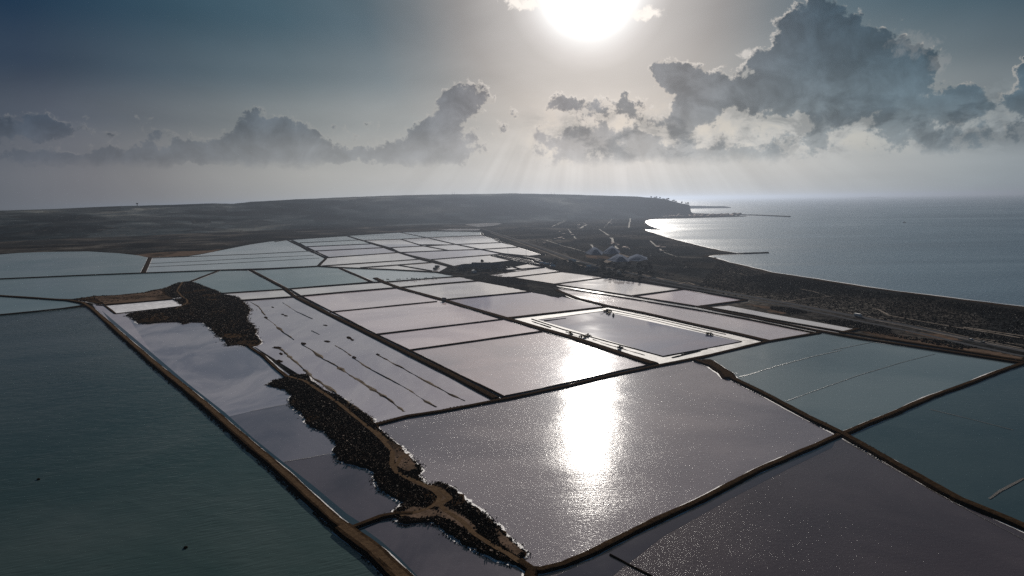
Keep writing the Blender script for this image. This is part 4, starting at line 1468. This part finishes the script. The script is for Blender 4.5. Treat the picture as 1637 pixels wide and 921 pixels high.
for i in range(46):
    plant(random.uniform(955, 1045), random.uniform(424, 444), random.uniform(1.0, 1.7), 'dark tree in the clump behind the pan with the ragged far shore', 'trees in the clump between the salt heaps and the pans', z=.6)
for (x, y, s) in [(968, 443.5, 1.3), (975, 445, 1.2), (984, 446, 1.5), (990, 446.5, 1.3), (996, 447.5, 1.1), (1004, 448, 1.3), (1012, 449.5, 1.0), (1022, 451, .9)]:
    plant(x, y, s, 'dark tree growing at the very edge of the pink pan', 'trees at the edge of the pink pan')
for i in range(26):
    plant(random.uniform(722, 812), random.uniform(428, 438), random.uniform(.7, 1.3), 'dark tree among the sheds of the salt works', 'trees round the salt works sheds', z=1.85)
for i in range(30):
    x = random.uniform(596, 706)
    plant(x, 450.3 - (x - 598) * .052 + random.uniform(-.9, .5), random.uniform(.2, .5), 'low dark tree in the row on the bank left of the salt works', 'row of trees on the bank left of the salt works', z=1.2)
for i in range(26):
    x = 1345 + i * 8.3 + random.uniform(-3, 3)
    plant(x, 465 + (x - 1345) * .133 + random.uniform(-.5, 2.0), random.uniform(.5, .95), 'round dark tree in the row along the seashore', 'row of trees along the seashore')
for i in range(40):
    x = random.uniform(880, 960)
    plant(x, 416 + (x - 880) * .22 + random.uniform(-6, 14) * .6, random.uniform(.7, 1.3), 'dark tree on the plain left of the salt heaps', 'trees on the plain left of the salt heaps')


def hill_tree_row():
    xs = [1041, 1046, 1049, 1055, 1060, 1062, 1066, 1068, 1075, 1077, 1079, 1081, 1090, 1096, 1098, 1100]
    ys = [316.8, 317.2, 317.4, 318.2, 318.8, 319.2, 320, 320.8, 322.6, 322.8, 323.2, 323.6, 326, 326.2, 326.8, 327.2]
    for x, y in zip(xs, ys):
        d = ray(x, y)
        r = 6480.0
        k_ = r / math.hypot(d.x, d.y)
        z = CAM_H + d.z * k_ - 2
        plant(0, 0, random.uniform(2.0, 3.6), 'tree on the skyline at the seaward end of the hill', 'trees on the skyline of the hill', loc=(d.x * k_, d.y * k_, z))


hill_tree_row()


# ------------------------------------------------------------------ buildings
def shed(loc, rz, L, W, H, label, group=None, roof='roofm', wall='wall2', name='shed', cat='shed', pitch=.22):
    t = empty(name, loc, rz, label, cat, group)
    w_ = MB()
    w_.prism([(-W / 2, 0), (W / 2, 0), (W / 2, H), (0, H + W * pitch), (-W / 2, H)], -L / 2, L / 2)
    w = w_.build('wall', M[wall], t)
    r = MB()
    e = .5
    for s in (-1, 1):
        r.v += [(s * (W / 2 + e), -L / 2 - e, H - e * pitch * 2 + .05), (0, -L / 2 - e, H + W * pitch + .12), (0, L / 2 + e, H + W * pitch + .12), (s * (W / 2 + e), L / 2 + e, H - e * pitch * 2 + .05)]
        o = len(r.v) - 4
        r.f.append((o, o + 1, o + 2, o + 3))
        r.v += [(a, b, c + .18) for a, b, c in r.v[o:o + 4]]
        r.f += [(o + 4, o + 7, o + 6, o + 5), (o, o + 4, o + 5, o + 1), (o + 2, o + 6, o + 7, o + 3), (o + 3, o + 7, o + 4, o)]
    r.build('roof', M[roof], t)
    d = MB()
    d.box(W / 2 - .05, W / 2 + .08, -1.6, 1.6, 0, H * .65)
    d.box(-W / 2 - .08, -W / 2 + .05, -1.6, 1.6, 0, H * .65)
    d.build('door', M['darkm'], t)
    nw = max(2, int(L / 8))
    for s in (-1, 1):
        for k_ in range(nw):
            y = -L / 2 + (k_ + .5) * L / nw
            if abs(y) < 3:
                continue
            MB().box(s * W / 2 - .05, s * W / 2 + .06, y - .8, y + .8, H * .5, H * .8).build('window', M['glassd'], t)
    return t


BZ = 1.88
shed(at(752, 430, BZ), R(65), 46, 16, 6, 'long grey shed at the left end of the salt works')
shed(at(770, 428.5, BZ), R(75), 44, 18, 8, 'large grey shed in the middle of the salt works beside the hopper tower')
shed(at(789, 427.5, BZ), R(70), 38, 16, 7, 'grey shed at the right end of the salt works')
shed(at(775, 433, BZ), R(72), 30, 12, 5, 'low grey shed in front of the large middle shed of the salt works')
shed(at(758, 435.6, BZ), R(20), 12, 8, 4, 'small white hut at the road in front of the salt works', wall='white', roof='white')
shed(at(740, 432, BZ), R(60), 22, 10, 4.5, 'small grey shed nearest the road junction left of the salt works')
shed(at(798, 431, BZ), R(60), 18, 9, 4, 'low pale building at the far right corner of the salt works', wall='wall')
shed(at(710, 480.4, 1.9), R(55), 5, 4, 3.2, 'little dark pump hut where the haul road crosses the pan banks', name='pump_hut', cat='hut')
shed(at(946, 433.5, .6), R(80), 26, 14, 5, 'pale flat barn between the trees and the pans, right of the centre', wall='wall')
shed(at(990, 440.5, .6), R(30), 7, 6, 8, 'narrow pale tower house in front of the dark trees', wall='wall', name='tower_house', cat='house')
shed(at(699, 427.5, 1.2), R(60), 10, 6, 3, 'small shed on the white pan left of the salt works, upper one')
shed(at(696, 431.0, 1.2), R(60), 9, 6, 3, 'small shed on the white pan left of the salt works, lower one')
for i, (x, y, L) in enumerate([(868, 422.5, 14), (874, 424, 12), (884, 427, 10), (915, 418.5, 18), (941, 428, 9), (886, 422, 12)]):
    tgt = ['white shed at the right end of the narrow canals', 'second white shed at the right end of the narrow canals', 'white hut beside the last narrow canal pan', 'long white building beside the road left of the salt heaps', 'white hut among the trees below the salt heaps', 'grey roofed hut above the canal sheds'][i]
    shed(at(x, y, .6), R(60 + i * 9), L, 8, 3.5, tgt, wall='white', roof='white' if i != 5 else 'roofm')
# hopper tower of the salt works
t = empty('hopper_tower', at(771, 427, BZ), 0, 'tall dark hopper tower rising above the salt works sheds', 'tower')
lg = MB()
for x in (-2.5, 2.5):
    for y in (-2.5, 2.5):
        MB().tube((x, y, 0), (x, y, 11), .25, n=6).build('leg', M['steel'], t)
MB().box(-3.2, 3.2, -3.2, 3.2, 11, 16).build('hopper', M['darkm'], t)
MB().prism([(-3.4, 16), (3.4, 16), (0, 18)], -3.4, 3.4).build('roof', M['roofm'], t)
MB().prism([(3, 12.2), (22, 2), (22, 2.8), (3, 13)], -.6, .6).build('conveyor', M['darkm'], t)


def heap(px, h, label, mat='saltheap', group='salt heaps beside the coast road'):
    """ridged heap: outline on the ground, sloping to a ridge"""
    P = np.array(densify([G(*q, z=.6) for q in px], 6, 1.2))
    c = P.mean(0)
    _, _, vt = np.linalg.svd(P - c)
    ax = vt[0]
    n = len(P)
    v, f = [], []
    for s, z in ((1, 0), (.8, .22), (.55, .55), (.28, .88), (.06, 1.0)):
        for q in P - c:
            al = q @ ax
            pe = q - al * ax
            qq = ax * al * (.42 + .58 * s) + pe * s
            v.append((c[0] + qq[0] + random.uniform(-.4, .4), c[1] + qq[1] + random.uniform(-.4, .4), .6 + h * z + (random.uniform(-.35, .35) if z > 0 else 0)))
    for k_ in range(4):
        for i in range(n):
            j = (i + 1) % n
            f.append((k_ * n + i, k_ * n + j, (k_ + 1) * n + j, (k_ + 1) * n + i))
    f.append([4 * n + i for i in range(n)])
    v = np.array(v) - (c[0], c[1], .6)
    o = mesh_obj('salt_heap', v, f, M[mat])
    o.location = (c[0], c[1], .6)
    tag(o, label, 'salt heap', group)


heap([(934, 404), (945, 407.5), (962, 407.5), (966, 404), (958, 401), (944, 400)], 13, 'blue grey salt heap, leftmost of the heaps by the coast')
heap([(962, 405), (975, 407), (990, 405.5), (992, 402), (982, 399), (968, 400)], 15, 'tallest blue grey salt heap, second from the left by the coast')
heap([(970, 416), (985, 419), (1005, 418.5), (1006, 413), (990, 410.5), (978, 411)], 11, 'grey salt heap nearest the pans, in front of the two tall heaps')
heap([(1002, 416.5), (1020, 418), (1036, 415), (1034, 411), (1015, 409.5), (1005, 411)], 9, 'flat dull salt heap, rightmost of the heaps by the coast')
for px, m_ in [([(956, 412.5), (972, 414), (980, 412), (966, 409), (955, 409)], 'tan'), ([(990, 404.5), (1007, 410.5), (1002, 411.5), (988, 407)], 'pale_road'), ([(935, 408), (955, 409), (955, 414), (938, 411.5)], 'tan'), ([(964, 419), (972, 420.5), (978, 417.5), (970, 414.5)], 'pale_road')]:
    DK[0] += 1
    sheet('bare_ground', [G(*q) for q in px], .70 + DK[0] * .0003, M[m_])


# town along the bay and on the spit
house_src = None


def house_make():
    t = empty('house', (0, 0, 0), 0, 'house', 'house', 'houses of the town along the bay')
    MB().box(-6, 6, -5, 5, 0, 7).build('wall', M['wall'], t)
    MB().prism([(-6.5, 7), (6.5, 7), (0, 9.4)], -5.5, 5.5).build('roof', M['tile'], t)
    for x in (-3, 3):
        MB().box(x - .8, x + .8, -5.08, -4.95, 3.6, 5.2).build('window', M['glassd'], t)
    MB().box(-.7, .7, -5.08, -4.95, 0, 2.3).build('door', M['darkm'], t)
    return t


hs = house_make()
first = True
for i in range(64):
    x = random.uniform(1042, 1185)
    y = np.interp(x, [1042, 1100, 1185], [347.8, 347.2, 344.6]) + random.uniform(-2.2, .6)
    L = at(x, y, .6)
    s = (random.uniform(1.3, 3.2), random.uniform(1.2, 2.2), random.uniform(.8, 2.0))
    if first:
        o = hs
        o.location, o.scale = L, s
        first = False
    else:
        o = copy_tree(hs, L, random.uniform(-.4, .4), None, s)
    o['label'] = 'small pale house in the town along the far side of the bay'
for x, y, s, lab in [(1065, 347.5, 1.5, 'bright white block on the far shore, leftmost of the four bright ones'), (1091, 346.6, 1.4, 'bright white block on the far shore, second from the left, below the cliff end'), (1131, 345.8, 2.0, 'bright white block on the far shore, third from the left'),
                     (1162, 345.8, 2.0, 'bright white block nearest the harbour pier on the far shore'), (404, 332.5, 4.5, 'long white warehouse on the left shoulder of the hill'), (337, 334, 6, 'long white building below the skyline on the left shoulder of the hill'),
                     (741, 333, 2.2, 'small white building alone on the hillside above the far pans')]:
    L = at(x, y, .6)
    if y < 336:
        d = ray(x, y)
        k_ = 5900 / math.hypot(d.x, d.y)
        L = (d.x * k_, d.y * k_, CAM_H + d.z * k_)
    t = empty('white_building', L, 0, lab, 'building')
    MB().box(-7 * s, 7 * s, -6, 6, -6, 5 * (1 + .3 * s)).build('wall', M['white'], t)
    MB().box(-7.3 * s, 7.3 * s, -6.3, 6.3, 5 * (1 + .3 * s), 5 * (1 + .3 * s) + .8).build('roof', M['roofm'], t)
    for j in range(4):
        MB().box((-5 + j * 3) * s, (-4 + j * 3) * s, -6.1, -5.9, 2, 4.5).build('window', M['glassd'], t)

# low white greenhouses and houses among the pale glint strips
for i in range(34):
    base_ = random.choice([(930, 362, 10, 4), (969, 358, 8, 8), (982, 389, 6, 8), (1003, 398, 5, 2), (1056, 400, 6, 4), (905, 377, 12, 5), (875, 386, 26, 5)])
    x, y = base_[0] + random.uniform(-1, 1) * base_[2], base_[1] + random.uniform(-1, 1) * base_[3]
    o = copy_tree(hs, at(x, y, .6), random.uniform(0, 3), 'small pale house on the plain below the hill', (random.uniform(.8, 1.6), random.uniform(.7, 1.3), random.uniform(.5, .9)))
    o['group'] = 'houses on the plain below the hill'


for i in range(46):
    x, y = random.uniform(60, 640), random.uniform(343, 372)
    y -= max(0, (x - 420)) * .02
    d = ray(x, y)
    rr = 1 / max(.02, -d.z / math.hypot(d.x, d.y)) * CAM_H
    if rr > 3500:
        k_ = 4300 / math.hypot(d.x, d.y)
        L = (d.x * k_, d.y * k_, max(1.0, CAM_H + d.z * k_))
        continue
    o = copy_tree(hs, at(x, y, .6), random.uniform(0, 3), 'small pale farmhouse on the dark plain beyond the left ponds', (random.uniform(.9, 1.8), random.uniform(.8, 1.4), random.uniform(.5, .9)))
    o['group'] = 'farmhouses on the plain beyond the left ponds'


def groyne(px, w, h, label, name='groyne'):
    P = resample([G(x, y, 0.0) for x, y in px], lo=3, hi=14)
    N = normals2(P)
    n = len(P)
    rows = []
    for o, z in ((-w, -.5), (-w * .45, h), (w * .45, h), (w, -.5)):
        rows.append(np.column_stack([P + N * (o * (1 + .25 * rng.uniform(-1, 1, n)))[:, None], z + rng.uniform(-.3, .3, n) * (z > 0)]))
    v = np.concatenate(rows)
    f = [(k_ * n + i, (k_ + 1) * n + i, (k_ + 1) * n + i + 1, k_ * n + i + 1) for k_ in range(3) for i in range(n - 1)]
    f.append([k_ * n for k_ in range(4)])
    f.append([k_ * n + n - 1 for k_ in range(4)][::-1])
    tag(mesh_obj(name, v, f, M['stone']), label, 'groyne')


groyne([(1150, 406.8), (1170, 406.4), (1200, 405.6), (1228, 404.6)], 6, 3, 'long dark stone groyne running out into the sea below the bay')
groyne([(1126, 412.8), (1136, 412.4), (1146, 412.2)], 4, 1.5, 'short low groyne just below the long stone groyne')
groyne([(1040, 367.3), (1056, 367.2)], 9, 2.5, 'small rocky spit at the head of the bay')
groyne([(1100, 343.2), (1150, 343.2), (1180, 343.8), (1215, 344.8), (1262, 346.8)], 16, 7, 'long harbour breakwater at the far side of the bay')
groyne([(1150, 347), (1175, 346.5), (1192, 346)], 14, 5, 'short harbour pier below the long breakwater')

# boat, far islet, dark bird hides in the reservoir
t = empty('fishing_boat', at(1446, 356, 0.1), R(20), 'small dark fishing boat alone on the open sea', 'boat')
hull = MB()
secs = [(-9, 2.2, 2.2), (-4, 2.8, 1.8), (3, 2.6, 2.0), (7, 1.5, 2.6), (9.5, .1, 3.2)]
for x, w, z in secs:
    hull.v += [(x, -w, z), (x, -w * .5, -.3), (x, w * .5, -.3), (x, w, z)]
for i in range(4):
    for k_ in range(3):
        a_ = i * 4 + k_
        hull.f.append((a_, a_ + 1, a_ + 5, a_ + 4))
    hull.f.append((i * 4, i * 4 + 4, i * 4 + 7, i * 4 + 3))
hull.f.append((0, 3, 2, 1))
hull.build('hull', M['darkm'], t)
c = MB().box(-5, 0, -1.6, 1.6, 2, 5, .2).build('wheelhouse', M['steel'], t)
MB().box(-.3, .06, -1.3, 1.3, 3.5, 4.5).build('window', M['glassd'], c)
MB().tube((-2, 0, 5), (-2, 0, 11), .15, n=6).build('mast', M['steel'], t)
headland([(1370, 316.6), (1390, 316.3), (1415, 316.0), (1410, 315.4), (1380, 315.8)], 45, M['hill'], 'far_island')
for x, y, lab in [(61.5, 767, 'dark rock breaking the water of the left reservoir, upper left one'), (297, 876, 'dark rock breaking the water of the left reservoir, lower right one')]:
    L = at(x, y, .6)
    mb = MB()
    for vtx in ICO_V:
        k_ = random.uniform(.75, 1.2)
        mb.v.append((vtx[0] * 1.1 * k_, vtx[1] * .8 * k_, vtx[2] * .7 * k_ + .25))
    mb.f = [tuple(int(q) for q in ff) for ff in ICO_F]
    o = mb.build('rock', M['bank'])
    o.location = L
    tag(o, lab, 'rock')

# pylons by the canals, masts and water tower on the skyline
for x, y, h, lab in [(812, 410, 26, 'thin lattice mast over the narrow canals, left of the two'), (841, 409, 24, 'thin lattice mast over the narrow canals, right of the two')]:
    t = empty('lattice_mast', at(x, y, .6), 0, lab, 'mast')
    for sx in (-1, 1):
        for sy in (-1, 1):
            MB().tube((sx * 1.3, sy * 1.3, 0), (sx * .25, sy * .25, h), .12, .08, 5).build('leg', M['steel'], t)
    b = MB()
    for k_ in range(6):
        z = h * (k_ + .5) / 6
        w = 1.3 - 1.05 * z / h
        b.tube((-w, -w, z), (w, w, z + h / 12), .06, n=4).tube((w, -w, z), (-w, w, z + h / 12), .06, n=4)
    b.build('bracing', M['steel'], t)
    MB().tube((-3, 0, h - 2), (3, 0, h - 2), .12, n=5).build('crossarm', M['steel'], t)
for x, y, h, r, lab in [(723, 310.6, 28, 7000, 'radio mast on the hill skyline, left of the pair near the middle'), (726.5, 310.6, 24, 7000, 'radio mast on the hill skyline, right of the pair near the middle'),
                        (881, 310.3, 26, 6900, 'radio mast on the hill skyline below the sun, left of the pair'), (886, 310.4, 22, 6900, 'radio mast on the hill skyline below the sun, right of the pair')]:
    d = ray(x, y)
    k_ = r / math.hypot(d.x, d.y)
    t = empty('radio_mast', (d.x * k_, d.y * k_, CAM_H + d.z * k_ - 3), 0, lab, 'mast')
    MB().tube((0, 0, 0), (0, 0, h), 1.2, .7, 6).build('pole', M['steel'], t)
    MB().box(-2.5, 2.5, -2.5, 2.5, -1, 4).build('hut', M['wall'], t)
    MB().tube((0, -1.6, h * .8), (0, 1.6, h * .8), 1.5, n=8).build('dish', M['white'], t)
d = ray(219.5, 329)
k_ = 6450 / math.hypot(d.x, d.y)
t = empty('water_tower', (d.x * k_, d.y * k_, CAM_H + d.z * k_ - 2), 0, 'dark water tower on the left skyline', 'water tower')
MB().tube((0, 0, 0), (0, 0, 16), 3, 2.2, 8).build('shaft', M['wall2'], t)
MB().tube((0, 0, 14), (0, 0, 19), 3, 9, 12).tube((0, 0, 19), (0, 0, 24), 9, 9, 12).build('tank', M['wall2'], t)

# ------------------------------------------------------------------ haze
hz = MB().box(-62000, 122000, -1600, 122000, -1.2, 262).build('haze', bpy.data.materials.new('haze_air'))
hm = hz.data.materials[0]
hm.use_nodes = True
nt = hm.node_tree
nt.nodes.clear()
pv = nt.nodes.new('ShaderNodeVolumePrincipled')
pv.inputs['Color'].default_value = (.172, .198, .246, 1)
pv.inputs['Density'].default_value = 4.0e-5
pv.inputs['Anisotropy'].default_value = .68
mo = nt.nodes.new('ShaderNodeOutputMaterial')
nt.links.new(pv.outputs[0], mo.inputs['Volume'])
hz['kind'] = 'stuff'
